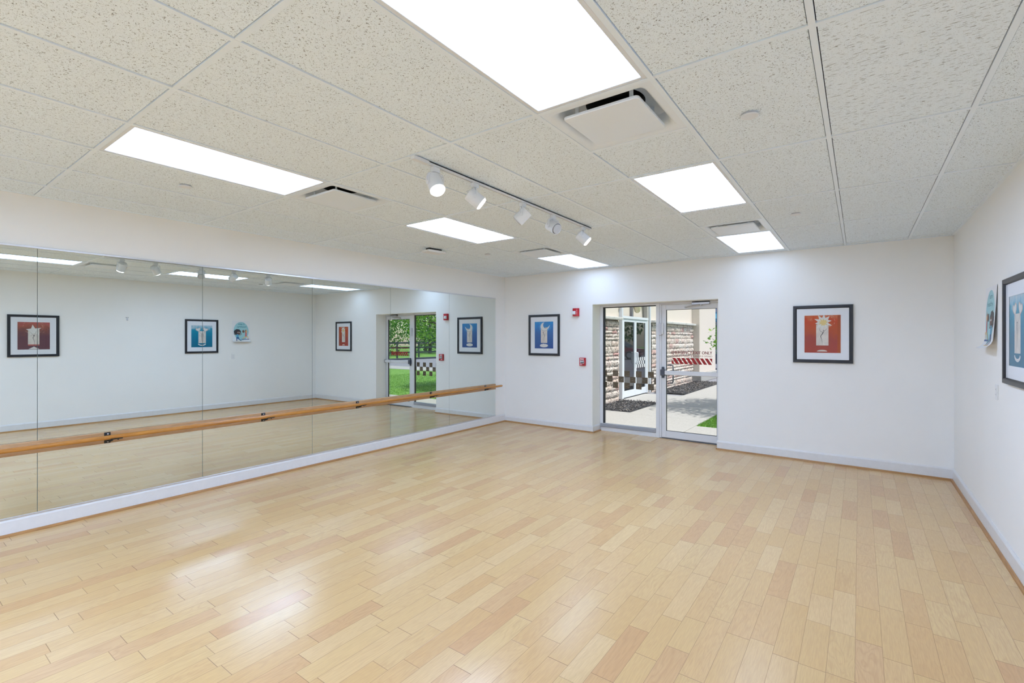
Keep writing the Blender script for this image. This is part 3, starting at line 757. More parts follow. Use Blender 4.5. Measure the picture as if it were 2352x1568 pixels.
picture((-4.556, YF, 1.634), ROT_FAR, 0.645, 0.730, art_moon, 'black framed print of a white crescent moon on blue')
picture((-0.383, YF, 1.629), ROT_FAR, 0.641, 0.733, art_flower, 'black framed print of a white flower on orange red')
picture((XR, 4.535, 1.622), ROT_RIGHT, 0.655, 0.738, art_hearts, 'black framed print of two heart balloons on teal, beside the poster', mw=0.42)
picture((XR, 1.885, 1.620), ROT_RIGHT, 0.655, 0.730, art_star, 'black framed print of a star on mauve, seen only in the mirror', mw=0.41)

# ------------------------------------------------------------------ curling paper poster on the right wall
PW, PH = 0.40, 0.525
def curl(u, v, lift=0.0):
    """sheet point: u -PW/2..PW/2, v 0 (top) .. PH (bottom) -> local x, y, z"""
    s = v; side = (u / PW + 0.5)
    base = 0.004 + 0.030 * (s / PH) ** 1.2 * (0.45 + 0.55 * side)
    y = -s; z = base
    s0 = PH - 0.105
    if s > s0:
        r = 0.075; a = (s - s0) / r
        a = min(a, 1.35)
        y = -s0 - r * sin(a); z = base + r * (1 - cos(a))
        nx = Vector((0, -sin(a) * -1, cos(a)))
        ny, nz = sin(a), cos(a)
    else: ny, nz = 0.0, 1.0
    return Vector((u, y + ny * lift + PH / 2, z + nz * lift))
t = thing('poster', (XR, 5.362, 1.725), 'curling white poster reading I am healthy above the wall outlet', 'poster', rot=ROT_RIGHT)
b = MB(); nu, nv = 6, 30
vs = [curl(-PW / 2 + PW * i / nu, PH * j / nv) for j in range(nv + 1) for i in range(nu + 1)]
b.add(vs, [(j * (nu + 1) + i, (j + 1) * (nu + 1) + i, (j + 1) * (nu + 1) + i + 1, j * (nu + 1) + i + 1) for j in range(nv) for i in range(nu)])
b.build('paper_sheet', principled('poster_paper', (0.84, 0.84, 0.85), 0.4), t, local=True, smooth=60)
pm = {k: principled('print_' + k, c, 0.45) for k, c in dict(aqua=(0.36, 0.64, 0.68), teal=(0.05, 0.24, 0.30), hair=(0.035, 0.03, 0.04), skin=(0.13, 0.06, 0.045), brown=(0.16, 0.08, 0.05), tan=(0.70, 0.40, 0.22),
      coral=(0.68, 0.16, 0.17), sand=(0.75, 0.58, 0.32), blue=(0.10, 0.38, 0.58), navy=(0.05, 0.12, 0.30), white=(0.86, 0.86, 0.86)).items()}
pb = MB(); pmats = list(pm.values()); pk = list(pm); plift = [0.0005]
def pput(pts, mat):
    plift[0] += 0.00006
    bm = bmesh.new(); vv = [bm.verts.new((x, y, 0)) for x, y in pts]
    for tri in tess(pts): bm.faces.new([vv[i] for i in tri])
    for _ in range(2): bmesh.ops.subdivide_edges(bm, edges=[e for e in bm.edges if e.calc_length() > 0.02], cuts=1)
    bmesh.ops.triangulate(bm, faces=bm.faces[:])
    for v in bm.verts: v.co = curl(v.co.x, PH * 0.5 - v.co.y, plift[0])
    pb.bm(bm, pk.index(mat))
def ptext(s, cx, cy, hgt, mat, w=None):
    plift[0] += 0.00006
    vs, fs = text_geo(s, width=w, height=hgt, bold=0.012)
    pb.add([curl(v.x + cx, PH * 0.5 - (v.y + cy), plift[0]) for v in vs], fs, pk.index(mat))
pput(ell(0.0, 0.020, 0.170, 0.215, 40), 'aqua')
ptext('I am', -0.005, 0.185, 0.040, 'teal', 0.13); ptext('healthy.', -0.005, 0.118, 0.050, 'teal', 0.22)
# child stretching (nearer the picture) and child in a lunge
hx, hy = 0.085, 0.000
for k in range(9):
    a = 2 * pi * k / 9; pput(ell(hx + 0.052 * cos(a), hy + 0.042 * sin(a), 0.030, 0.028, 12), 'hair')
pput(ell(hx, hy, 0.060, 0.050, 18), 'hair'); pput(ell(hx - 0.025, hy - 0.018, 0.044, 0.036, 18), 'skin')
for ex_ in (-0.050, -0.012): pput(ell(hx + ex_, hy - 0.008, 0.009, 0.009, 10), 'white')
pput(stroke([(hx - 0.012, hy - 0.066), (hx - 0.060, hy - 0.070), (hx - 0.092, hy - 0.035)], 0.006), 'skin'); pput(stroke([(hx + 0.020, hy - 0.066), (hx + 0.055, hy - 0.060), (hx + 0.085, hy - 0.035)], 0.006), 'skin')
pput([(hx - 0.022, hy - 0.052), (hx + 0.022, hy - 0.052), (hx + 0.026, hy - 0.125), (hx - 0.026, hy - 0.125)], 'blue')
pput([(hx - 0.028, hy - 0.120), (hx + 0.028, hy - 0.120), (hx + 0.030, hy - 0.155), (hx - 0.034, hy - 0.155)], 'navy')
pput(stroke([(hx - 0.020, hy - 0.150), (hx - 0.075, hy - 0.210)], 0.009), 'navy'); pput(stroke([(hx + 0.018, hy - 0.150), (hx + 0.028, hy - 0.210)], 0.009), 'navy')
pput(ell(hx - 0.02, hy - 0.215, 0.10, 0.006, 20), 'sand')
gx, gy = -0.105, 0.015
pput(ell(gx, gy, 0.030, 0.036, 18), 'brown'); pput(ell(gx - 0.008, gy - 0.004, 0.024, 0.028, 16), 'tan'); pput(ell(gx + 0.060, gy, 0.022, 0.034, 14), 'brown')
pput(stroke([(gx - 0.006, gy - 0.03), (gx - 0.010, gy + 0.052)], 0.006), 'tan')
pput([(gx - 0.018, gy - 0.030), (gx + 0.016, gy - 0.030), (gx + 0.022, gy - 0.120), (gx - 0.018, gy - 0.120)], 'coral')
pput(stroke([(gx + 0.010, gy - 0.122), (gx + 0.040, gy - 0.140), (gx + 0.082, gy - 0.178)], [0.016, 0.012, 0.008]), 'sand'); pput(stroke([(gx - 0.006, gy - 0.122), (gx - 0.046, gy - 0.128), (gx - 0.048, gy - 0.176)], [0.014, 0.012, 0.007]), 'sand')
pput(rect(gx - 0.072, gy - 0.192, gx + 0.108, gy - 0.177), 'navy')
o = pb.build('picture_print', pmats, t, local=True); o['label'] = 'two children exercising on a pale blue oval under the words I am healthy'

# ------------------------------------------------------------------ small wall fittings
t = thing('wall_outlet', (XR, 5.185, 1.158), 'white duplex wall outlet below the poster', 'outlet', rot=ROT_RIGHT)
b = MB(); b.cbox((-0.036, -0.059, 0.0005), (0.036, 0.059, 0.007), 0.003); b.build('cover_plate', M['outlet'], t, local=True)
for s in (-1, 1):
    b = MB(); b.cbox((-0.016, s * 0.0195 - 0.014, 0.0072), (0.016, s * 0.0195 + 0.014, 0.0092), 0.004)
    o = b.build('socket', M['outlet'], t, local=True)
    b = MB()
    for x in (-0.0064, 0.0064): b.box((x - 0.001, s * 0.0195 - 0.003, 0.0093), (x + 0.001, s * 0.0195 + 0.006, 0.0095))
    b.build('slots', M['dark'], o, local=True)
t = thing('wall_hook', (XR, 3.208, 1.960), 'small empty metal picture hook on the bare wall, seen in the mirror', 'hook', rot=ROT_RIGHT)
b = MB(); b.cbox((-0.014, -0.030, 0.0005), (0.014, 0.022, 0.003), 0.001); b.build('hanging_plate', M['screw'], t, local=True)
b = MB()
for x in (-0.008, 0.008): b.tube([(x, -0.012, 0.003), (x, -0.028, 0.010), (x, -0.030, 0.020), (x, -0.018, 0.026)], 0.0022, 8)
b.build('hooks', M['chrome'], t, local=True)
b = MB(); b.box((-0.022, 0.024, 0.0005), (-0.006, 0.032, 0.004)); b.box((0.006, 0.024, 0.0005), (0.022, 0.032, 0.004)); b.build('clips', M['dark'], t, local=True)

t = thing('fire_alarm_strobe', (-3.911, YF, 2.020), 'red fire alarm strobe beside the upper corner of the door opening', 'fire alarm', rot=ROT_FAR)
b = MB(); b.cbox((-0.058, -0.068, 0.0005), (0.058, 0.068, 0.012), 0.003); b.build('mount_plate', M['red'], t, local=True)
b = MB()
prof = [(-0.058, 0.012), (-0.058, 0.030), (-0.048, 0.044), (-0.020, 0.052), (0.020, 0.052), (0.048, 0.044), (0.058, 0.030), (0.058, 0.012)]
b.loft([[Vector((x, -0.067, z)) for x, z in prof], [Vector((x, 0.067, z)) for x, z in prof]], cap_first=True, cap_last=True); b.build('housing', M['red'], t, local=True)
b = MB()
b.loft([rsq(0.031, 0.006, 0.0), rsq(0.029, 0.008, 0.014), rsq(0.018, 0.008, 0.024)], cap_last=True); b.xform(Matrix.Translation((-0.020, -0.010, 0.0525)))
b.build('strobe_lens', principled('clear_lens', (0.78, 0.80, 0.82), 0.12, spec=0.8), t, local=True)
vs, fs = text_geo('FIRE', height=0.014, bold=0.02)
b = MB()
for i, chx in enumerate('FIRE'):
    vs, fs = text_geo(chx, height=0.013, bold=0.03); b.add([v + Vector((0.0335, 0.026 - i * 0.0185, 0.0505)) for v in vs], fs)
b.build('lettering', M['white'], t, local=True)

t = thing('fire_alarm_pull_station', (-3.781, YF, 1.181), 'red fire alarm pull station on the wall below the strobe', 'fire alarm', rot=ROT_FAR)
b = MB(); b.cbox((-0.052, -0.068, 0.0005), (0.052, 0.068, 0.010), 0.003); b.build('mount_plate', M['red'], t, local=True)
b = MB(); b.cbox((-0.056, -0.068, 0.0102), (0.056, 0.068, 0.040), 0.005); b.build('housing', M['red'], t, local=True)
b = MB(); b.poly([(-0.040, -0.030, 0.0406), (0.036, -0.030, 0.0406), (0.036, 0.026, 0.0406), (-0.040, 0.026, 0.0406)], 0)
b.poly(rect_ := [(x, y, 0.0409) for x, y in rect(-0.034, 0.012, 0.030, 0.022)], 1); b.poly([(x, y, 0.0409) for x, y in rect(-0.034, -0.024, 0.030, 0.006)], 1)
b.build('instruction_panel', [M['white'], M['blackmetal']], t, local=True)
b = MB(); b.cbox((-0.026, -0.006, 0.041), (0.022, 0.004, 0.050), 0.002); b.build('pull_handle', M['white'], t, local=True)
b = MB(); vs, fs = text_geo('FIRE', width=0.072, height=0.022, bold=0.03); b.add([v + Vector((-0.004, 0.046, 0.0408)) for v in vs], fs); b.build('lettering', M['white'], t, local=True)
b = MB(); b.lathe([(0.008, 0), (0.008, 0.003)], (0.022, -0.050, 0.040), (0, 0, 1), 16, cap1=True); b.build('key_lock', M['blackmetal'], t, local=True)
b = MB(); b.poly([(x, y, 0.0408) for x, y in rect(-0.044, -0.052, -0.002, -0.044)]); b.build('pale_strip', M['white'], t, local=True)

# ------------------------------------------------------------------ glass exit door and its side light
F0, F1 = YD, YD + 0.060
def ring(b, x0, x1, z0, z1, w, y0, y1, mi=0):
    """rectangular ring; w = (left, right, bottom, top) widths"""
    l, r, bo, to = w
    b.cbox((x0, y0, z0), (x0 + l, y1, z1), 0.003, mi); b.cbox((x1 - r, y0, z0), (x1, y1, z1), 0.003, mi)
    if bo: b.cbox((x0 + l, y0, z0), (x1 - r, y1, z0 + bo), 0.003, mi)
    if to: b.cbox((x0 + l, y0, z1 - to), (x1 - r, y1, z1), 0.003, mi)

w1 = thing('window_1', (-3.09, YD, 0), 'fixed glass panel with brown check decals left of the exit door', 'window', kind='structure')
b = MB()
b.cbox((OX0 + 0.001, F0, -0.004), (-3.552, F1, OZ - 0.001), 0.003); b.cbox((-3.552, F0, 2.106), (-2.630, F1, OZ - 0.001), 0.003)
b.cbox((-2.630, F0 - 0.006, -0.004), (-2.574, F1, OZ - 0.001), 0.003)
b.build('frame', M['frame'], w1)
b = MB(); b.cbox((-3.590, F0 - 0.006, -0.004), (-2.630, F1, 0.069), 0.004); b.build('base_panel', M['frame'], w1)
b = MB(); b.cbox((-3.590, F0 - 0.026, 0.070), (-2.632, F1, 0.130), 0.010); b.build('sill', M['grey'], w1)
b = MB(); ring(b, -3.552, -2.630, 0.130, 2.106, (0.026, 0.004, 0.0, 0.014), F0 + 0.012, F0 + 0.055); b.build('gasket', M['gasket'], w1)
GY = F0 + 0.034
b = MB(); b.poly([(-3.527, GY, 0.130), (-2.633, GY, 0.130), (-2.633, GY, 2.093), (-3.527, GY, 2.093)]); b.build('pane', M['glass'], w1)
b = MB(); rnd = random.Random(5)
sq = [(-3.540 + 0.2036 * k, z) for k in range(5) for z in (0.986, 0.788)] + [(-3.4385 + 0.2036 * k, 0.888) for k in range(5)]
for cx, cz in sq:
    x0, x1 = max(-3.524, cx - 0.0475), min(-2.634, cx + 0.0475)
    for yy in (GY - 0.0008, GY + 0.0008):
        b.poly([(x0, yy, cz - 0.0490), (x1, yy, cz - 0.0490), (x1, yy, cz + 0.0490), (x0, yy, cz + 0.0490)], 0)
    if x1 - x0 > 0.08:
        for k in range(3):
            if rnd.random() < 0.6: p, q = (rnd.uniform(x0 + 0.008, x1 - 0.03), cz + rnd.uniform(-0.035, 0.035)), None; q = (p[0] + rnd.uniform(0.02, 0.05), p[1] + rnd.choice((0, 0, 0.006, -0.006)))
            else: p = (rnd.uniform(x0 + 0.012, x1 - 0.012), cz + rnd.uniform(-0.04, 0.0)); q = (p[0] + rnd.choice((0, 0, 0.02, -0.02)), p[1] + rnd.uniform(0.02, 0.04))
            q = (min(q[0], x1 - 0.004), min(q[1], cz + 0.045))
            b.poly([(x, GY - 0.0014, z) for x, z in stroke([p, q], 0.0011)], 1)
o = b.build('check_decal', [M['vinyl_brown'], M['vinyl_line']], w1); o['label'] = 'three staggered rows of brown vinyl squares'

d1 = thing('door_1', (-2.09, YD, 0), 'white framed glass emergency exit door with a push bar', 'door', kind='structure')
b = MB()
b.cbox((-2.573, F0, -0.004), (-2.543, F1, 2.107), 0.003); b.cbox((-2.573, F0, 2.108), (OX1 - 0.001, F1, OZ - 0.001), 0.003); b.cbox((-1.652, F0, -0.004), (OX1 - 0.001, F1, 2.107), 0.003)
b.build('frame', M['frame'], d1)
b = MB(); b.cbox((-2.573, F0 - 0.004, -0.012), (OX1 - 0.002, F1, 0.004), 0.002); b.build('threshold', M['darkgrey'], d1)
b = MB(); ring(b, -2.540, -1.655, 0.012, 2.104, (0.067, 0.060, 0.104, 0.079), F0 + 0.004, F0 + 0.050); b.build('leaf_frame', M['frame'], d1)
b = MB(); ring(b, -2.474, -1.714, 0.115, 2.026, (0.006, 0.006, 0.006, 0.006), F0 + 0.014, F0 + 0.044); b.build('gasket', M['gasket'], d1)
b = MB(); b.poly([(-2.470, GY, 0.119), (-1.718, GY, 0.119), (-1.718, GY, 2.022), (-2.470, GY, 2.022)]); b.build('pane', M['glass'], d1)
# push bar with its dark latch end
pb_ = MB()
prof = [(-0.032, 0.0), (-0.034, 0.030), (-0.026, 0.040), (0.026, 0.040), (0.034, 0.030), (0.032, 0.0)]
pb_.loft([[Vector((-2.478, F0 - 0.006 - y, 1.036 + z)) for z, y in prof], [Vector((-1.668, F0 - 0.006 - y, 1.036 + z)) for z, y in prof]], cap_first=True, cap_last=True)
bar = pb_.build('push_bar', M['frame'], d1)
b = MB(); b.cbox((-2.548, F0 - 0.052, 0.988), (-2.476, F0 + 0.003, 1.086), 0.008); b.cbox((-2.534, F0 - 0.030, 0.950), (-2.496, F0 + 0.003, 1.128), 0.012)
o = b.build('latch_case', M['darkgrey'], bar); o['label'] = 'dark latch case'
b = MB(); b.cbox((-1.672, F0 - 0.045, 0.996), (-1.656, F0 + 0.003, 1.076), 0.004); b.build('end_cap', M['darkgrey'], bar)
b = MB(); b.tube([(-2.452, F0 + 0.050, 1.150), (-2.452, F0 + 0.095, 1.150), (-2.440, F0 + 0.100, 1.150), (-2.405, F0 + 0.100, 1.147), (-2.392, F0 + 0.100, 1.130), (-2.390, F0 + 0.100, 1.0), (-2.392, F0 + 0.100, 0.885), (-2.405, F0 + 0.100, 0.868), (-2.440, F0 + 0.100, 0.865), (-2.452, F0 + 0.095, 0.865), (-2.452, F0 + 0.050, 0.865)], 0.0105, 12)
b.build('pull_handle', M['darkgrey'], d1, smooth=60)
b = MB(); b.cbox((-2.066, F0 - 0.062, 2.086), (-1.808, F0 - 0.001, 2.122), 0.006); o = b.build('closer_body', M['chrome'], d1); o['label'] = 'steel closer body'
b = MB(); b.cbox((-2.070, F0 - 0.012, 2.110), (-1.812, F0 - 0.0005, 2.136), 0.003); b.build('closer_plate', M['darkgrey'], o)
b = MB(); b.tube([(-1.900, F0 - 0.045, 2.080), (-2.060, F0 - 0.070, 2.066), (-2.165, F0 - 0.020, 2.052)], 0.008, 8); b.tube([(-1.930, F0 - 0.048, 2.088), (-1.930, F0 - 0.048, 2.066)], 0.014, 12); b.cbox((-2.180, F0 - 0.024, 2.040), (-2.150, F0 + 0.003, 2.064), 0.003)
b.build('closer_arm', M['chrome'], o, smooth=40)
def on_pane(vs, cx, cz, yy): return [Vector((v.x + cx, yy, v.y + cz)) for v in vs]
b = MB()
vs, fs = text_geo('EMERGENCY EXIT ONLY', width=0.601, height=0.047)
for k in range(3): b.add(on_pane(vs, -2.0915 + 0.0015 * k, 1.355, GY - 0.001 - 0.0001 * k), fs)
vs, fs = text_geo('ALARM SOUNDS WHEN DOOR IS OPENED', width=0.604, height=0.0235, bold=0.0); b.add(on_pane(vs, -2.090, 1.303, GY - 0.001), fs)
o = b.build('lettering', M['vinyl_text'], d1); o['label'] = 'red words EMERGENCY EXIT ONLY, ALARM SOUNDS WHEN DOOR IS OPENED'
b = MB(); x0, x1, z0, z1 = -2.392, -1.788, 1.176, 1.270; wz = z1 - z0; lean = 0.060; pw = 0.0695; wd = 0.047
for k in range(-1, 9):
    a = x0 + 0.002 + k * pw + 0.006       # top-left corner of a stripe leaning down to the right
    quad = [(a, z1), (a + wd, z1), (a + wd + lean, z0), (a + lean, z0)]
    # clip to the label's ends
    def clip(poly, xc, keep):
        out = []
        for i in range(len(poly)):
            p, q = poly[i], poly[(i + 1) % len(poly)]
            pin, qin = (keep(p[0]), keep(q[0]))
            if pin: out.append(p)
            if pin != qin:
                u = (xc - p[0]) / (q[0] - p[0]); out.append((xc, p[1] + u * (q[1] - p[1])))
        return out
    quad = clip(quad, x0, lambda x: x >= x0 - 1e-9)
    if quad: quad = clip(quad, x1, lambda x: x <= x1 + 1e-9)
    if len(quad) > 2: b.poly([(x, GY - 0.001, z) for x, z in quad])
o = b.build('stripe_decal', M['vinyl_red'], d1); o['label'] = 'band of slanted red stripes'

t = thing('door_sensor', (-2.541, YD, 1.722), 'small grey sensor box on the frame between the door and its side glass', 'sensor')
b = MB(); b.cbox((-2.580, F0 - 0.036, 1.628), (-2.532, F0 - 0.007, 1.816), 0.004); b.build('mount_case', M['plastic'], t)
b = MB(); b.cbox((-2.5315, F0 - 0.030, 1.640), (-2.514, F0 - 0.0005, 1.814), 0.004); b.build('magnet_bar', M['white'], t)

# loose board set into the floor before the side glass
b = MB(); z = floor_z(-2.73)
b.box((-2.90, 7.14, z - 0.004), (-2.575, F0 - 0.03, z + 0.0025)); struct('trim_3', b, wood_mat('patch_board', (0.66, 0.48, 0.29), (0.74, 0.56, 0.36), 0.4, 0), 'short pale floor patch board before the side glass', 'trim')

# ------------------------------------------------------------------ outside: ground
conc = mottled('concrete', [(0.37, 0.355, 0.34), (0.45, 0.435, 0.415), (0.51, 0.49, 0.465)], 34, 0.9, 0.25, 0.004)
asph = mottled('asphalt', [(0.20, 0.20, 0.23), (0.27, 0.27, 0.30), (0.33, 0.33, 0.36)], 14, 0.9, 0.2, 0.005)
soil = mottled('mulch_bed', [(0.022, 0.022, 0.026), (0.06, 0.06, 0.068), (0.14, 0.14, 0.15)], 55, 0.95, 1.0, 0.03)
turf = mottled('turf', [(0.08, 0.22, 0.03), (0.16, 0.34, 0.055), (0.29, 0.47, 0.11)], 9, 0.95, 0.6, 0.02, detail=9.0)
b = MB(); b.poly([(-60, WT + 0.01, ZG - 0.03), (70, WT + 0.01, ZG - 0.03), (70, 90, ZG - 0.03), (-60, 90, ZG - 0.03)]); struct('road', b, asph, 'grey asphalt road and parking area beyond the lawn', 'road')
b = MB()
slabs = [(-5.10, -2.46, 7.66, 9.83)] + [(-2.45 + 1.55 * k, -0.91 + 1.55 * k, 7.66, 9.16) for k in range(14)]
slabs += [(-4.06, -2.46, 9.84, 11.86), (-4.06, -2.46, 11.87, 13.70), (-4.06, -2.46, 13.71, 15.4), (-4.06, -2.46, 15.41, 17.14), (-5.10, -4.07, 11.87, 13.70)]
slabs += [(-4.06 + 1.6 * k, -2.47 + 1.6 * k, 17.15, 18.95) for k in range(14)]
for x0, x1, y0, y1 in slabs: b.cbox((x0, y0, ZG - 0.10), (x1, y1, ZG), 0.006)
b.cbox((-5.10, 9.84, ZG - 0.1), (-4.065, 9.99, ZG), 0.006)
struct('sidewalk', b, conc, 'pale concrete walk outside the glass door', 'sidewalk')
b = MB(); b.poly([(-2.45, 9.17, ZG - 0.012), (17.7, 9.17, ZG - 0.012), (17.7, 17.14, ZG - 0.012), (-2.45, 17.14, ZG - 0.012)])
lawn = b.build('lawn', turf); tag(lawn, 'bright green lawn beside the concrete walk', 'lawn', kind='structure')
b = MB(); b.poly([(17.9, 19.0, ZG - 0.02), (70, 19.0, ZG - 0.02), (70, 90, ZG - 0.02), (17.9, 90, ZG - 0.02)]); struct('ground', b, turf, 'far meadow behind the rail fence', 'meadow')
b = MB(); rnd = random.Random(2)
for k in range(30000):
    u = rnd.random()
    if u < 0.22: x, y = rnd.uniform(-2.44, -1.6), rnd.uniform(9.18, 11.2)
    else: x, y = rnd.uniform(-2.44, 6.0), rnd.uniform(9.18, 15.5)
    if (x - 0.75) ** 2 + (y - 12.6) ** 2 < 0.08: continue
    a = rnd.uniform(0, 2 * pi); h = rnd.uniform(0.02, 0.05); w = 0.004; l = rnd.uniform(-0.02, 0.02); l2 = rnd.uniform(-0.02, 0.02)
    b.add([(x - w * cos(a), y - w * sin(a), ZG - 0.012), (x + w * cos(a), y + w * sin(a), ZG - 0.012), (x + l, y + l2, ZG - 0.012 + h)], [(0, 1, 2)])
g = b.build('grass', leaf_mat('grass_blades', [(0.05, 0.19, 0.02), (0.12, 0.33, 0.03), (0.28, 0.46, 0.07)])); tag(g, 'short blades of grass on the lawn outside', 'grass', kind='stuff')
beds = [(-5.025, -4.07, 10.0, 11.86, 'dark mulch bed left of the stone building entrance, nearest the glass'), (-5.025, -4.07, 14.20, 18.70, 'dark mulch bed along the stone wall beyond the entrance')]
for x0, x1, y0, y1, lab in beds:
    b = MB(); nx, ny = 24, int((y1 - y0) * 16); rnd = random.Random(int(y0))
    vs = [(x0 + (x1 - x0) * i / nx, y0 + (y1 - y0) * j / ny, ZG + (0.0 if i in (0, nx) or j in (0, ny) else rnd.uniform(0.0, 0.035))) for j in range(ny + 1) for i in range(nx + 1)]
    b.add(vs, [(j * (nx + 1) + i, j * (nx + 1) + i + 1, (j + 1) * (nx + 1) + i + 1, (j + 1) * (nx + 1) + i) for j in range(ny) for i in range(nx)], 0)
    for k in range(int((y1 - y0) * 900)):
        x, y = rnd.uniform(x0 + 0.02, x1 - 0.02), rnd.uniform(y0 + 0.02, y1 - 0.02); z = ZG + rnd.uniform(0.01, 0.045)
        m = Matrix.Translation((x, y, z)) @ Euler((rnd.uniform(-0.6, 0.6), rnd.uniform(-0.6, 0.6), rnd.uniform(0, 6.3))).to_matrix().to_4x4()
        l, w, h = rnd.uniform(0.010, 0.032), rnd.uniform(0.004, 0.010), 0.003
        b.add([m @ Vector(p) for p in ((-l, -w, 0), (l, -w * 0.5, 0), (l * 0.9, w, h), (-l * 0.8, w * 0.7, h))], [(0, 1, 2, 3)], 1)
    o = b.build('mulch', [soil, mottled('mulch_chips_%d' % int(y0), [(0.03, 0.03, 0.035), (0.08, 0.08, 0.09), (0.17, 0.165, 0.17), (0.30, 0.27, 0.24)], 3.0, 0.9, 0.0, 0.01, island=0.85)]); tag(o, lab, 'mulch', kind='stuff')

# ------------------------------------------------------------------ outside: the stone wing with its glass entrance
XW = -5.12
bld = thing('stone_building', (-6.5, 13.5, ZG), 'cream rendered building wing faced with rough stone outside the glass door', 'building')
stucco = mottled('cream_render', [(0.72, 0.62, 0.54), (0.76, 0.67, 0.59), (0.79, 0.71, 0.63)], 60, 0.9, 0.3, 0.004)
DY0, DY1 = 12.00, 14.16                     # entrance bay
b = MB()
b.box((-8.0, 7.70, ZG - 0.05), (XW - 0.06, DY0, 6.0)); b.box((-8.0, DY1, ZG - 0.05), (XW - 0.06, 20.9, 6.0)); b.box((-8.0, DY0, ZG - 0.05), (-6.6, DY1, 6.0))
# tympanum above the entrance with a round head
b.box((-6.6, DY0, 2.19), (XW - 0.16, DY1, 6.0)); b.build('rendered_wall', stucco, bld)
stone = stone_mat(); rnd = random.Random(11)
mortar = principled('mortar_joint', (0.16, 0.125, 0.10), 0.95)
for (ya, yb) in ((7.72, DY0 - 0.10), (DY1 + 0.22, 18.85)):
    b = MB(); z = ZG - 0.06
    b.box((XW - 0.055, ya, z), (XW - 0.040, yb, 2.06), 1)
    while z < 2.05:
        hh = rnd.choice((0.085, 0.10, 0.13, 0.15, 0.17)); hh = min(hh, 2.055 - z)
        if hh < 0.04: break
        y = ya
        while y < yb - 0.01:
            l = rnd.uniform(0.14, 0.46) * (1.25 if hh < 0.11 else 1.0)
            if y + l > yb - 0.10: l = yb - y
            gg = 0.006; out = rnd.uniform(0.0, 0.030)
            nyq, nzq = max(3, int(l / 0.05)), max(2, int(hh / 0.045))
            vs = []
            for j in range(nzq + 1):
                for i in range(nyq + 1):
                    edge = i in (0, nyq) or j in (0, nzq)
                    d = 0.0 if edge else out + rnd.uniform(0.010, 0.026)
                    vs.append((XW - 0.030 + d + (rnd.uniform(0, 0.012) if edge else 0), y + gg + (l - 2 * gg) * i / nyq + (0 if edge else rnd.uniform(-0.008, 0.008)), z + gg + (hh - 2 * gg) * j / nzq + (rnd.uniform(-0.004, 0.004) if edge else rnd.uniform(-0.006, 0.006))))
            b.add(vs, [(j * (nyq + 1) + i, j * (nyq + 1) + i + 1, (j + 1) * (nyq + 1) + i + 1, (j + 1) * (nyq + 1) + i) for j in range(nzq) for i in range(nyq)], 0)
            y += l
        z += hh
    b.build('stone_facing', [stone, mortar], bld)
rnd = random.Random(3); cop = mottled('coping_stone', [(0.36, 0.35, 0.34), (0.66, 0.64, 0.61), (0.78, 0.76, 0.73)], 30, 0.9, 0.8, 0.02)
for (ya, yb) in ((7.72, DY0 - 0.06), (DY1 + 0.20, 18.95)):
    y = ya; cap = MB()
    while y < yb:
        l = min(rnd.uniform(0.7, 1.1), yb - y)
        cap.cbox((XW - 0.06, y, 2.060), (XW + 0.085 + rnd.uniform(0, 0.02), y + l - 0.006, 2.125 + rnd.uniform(0, 0.012)), 0.014); y += l
    cap.build('coping', cop, bld)
# entrance: white posts, head, two glazed leaves
b = MB()
b.cbox((XW - 0.10, 12.005, ZG), (XW + 0.03, 12.075, 3.8), 0.004); b.cbox((XW - 0.10, 14.105, ZG), (XW + 0.03, 14.165, 3.8), 0.004)
b.cbox((XW - 0.06, 12.075, 2.115), (XW + 0.01, 14.0, 2.185), 0.004); b.cbox((XW - 0.06, 12.075, ZG), (XW, 12.17, 2.115), 0.004); b.cbox((XW - 0.06, 13.90, ZG), (XW, 13.985, 2.115), 0.004)
entw = principled('entrance_white', (0.80, 0.83, 0.88), 0.4)
ef = b.build('entrance_frame', entw, bld)
b = MB(); n = 20
band = [(13.985, ZG), (14.105, ZG), (14.105, 2.35)]
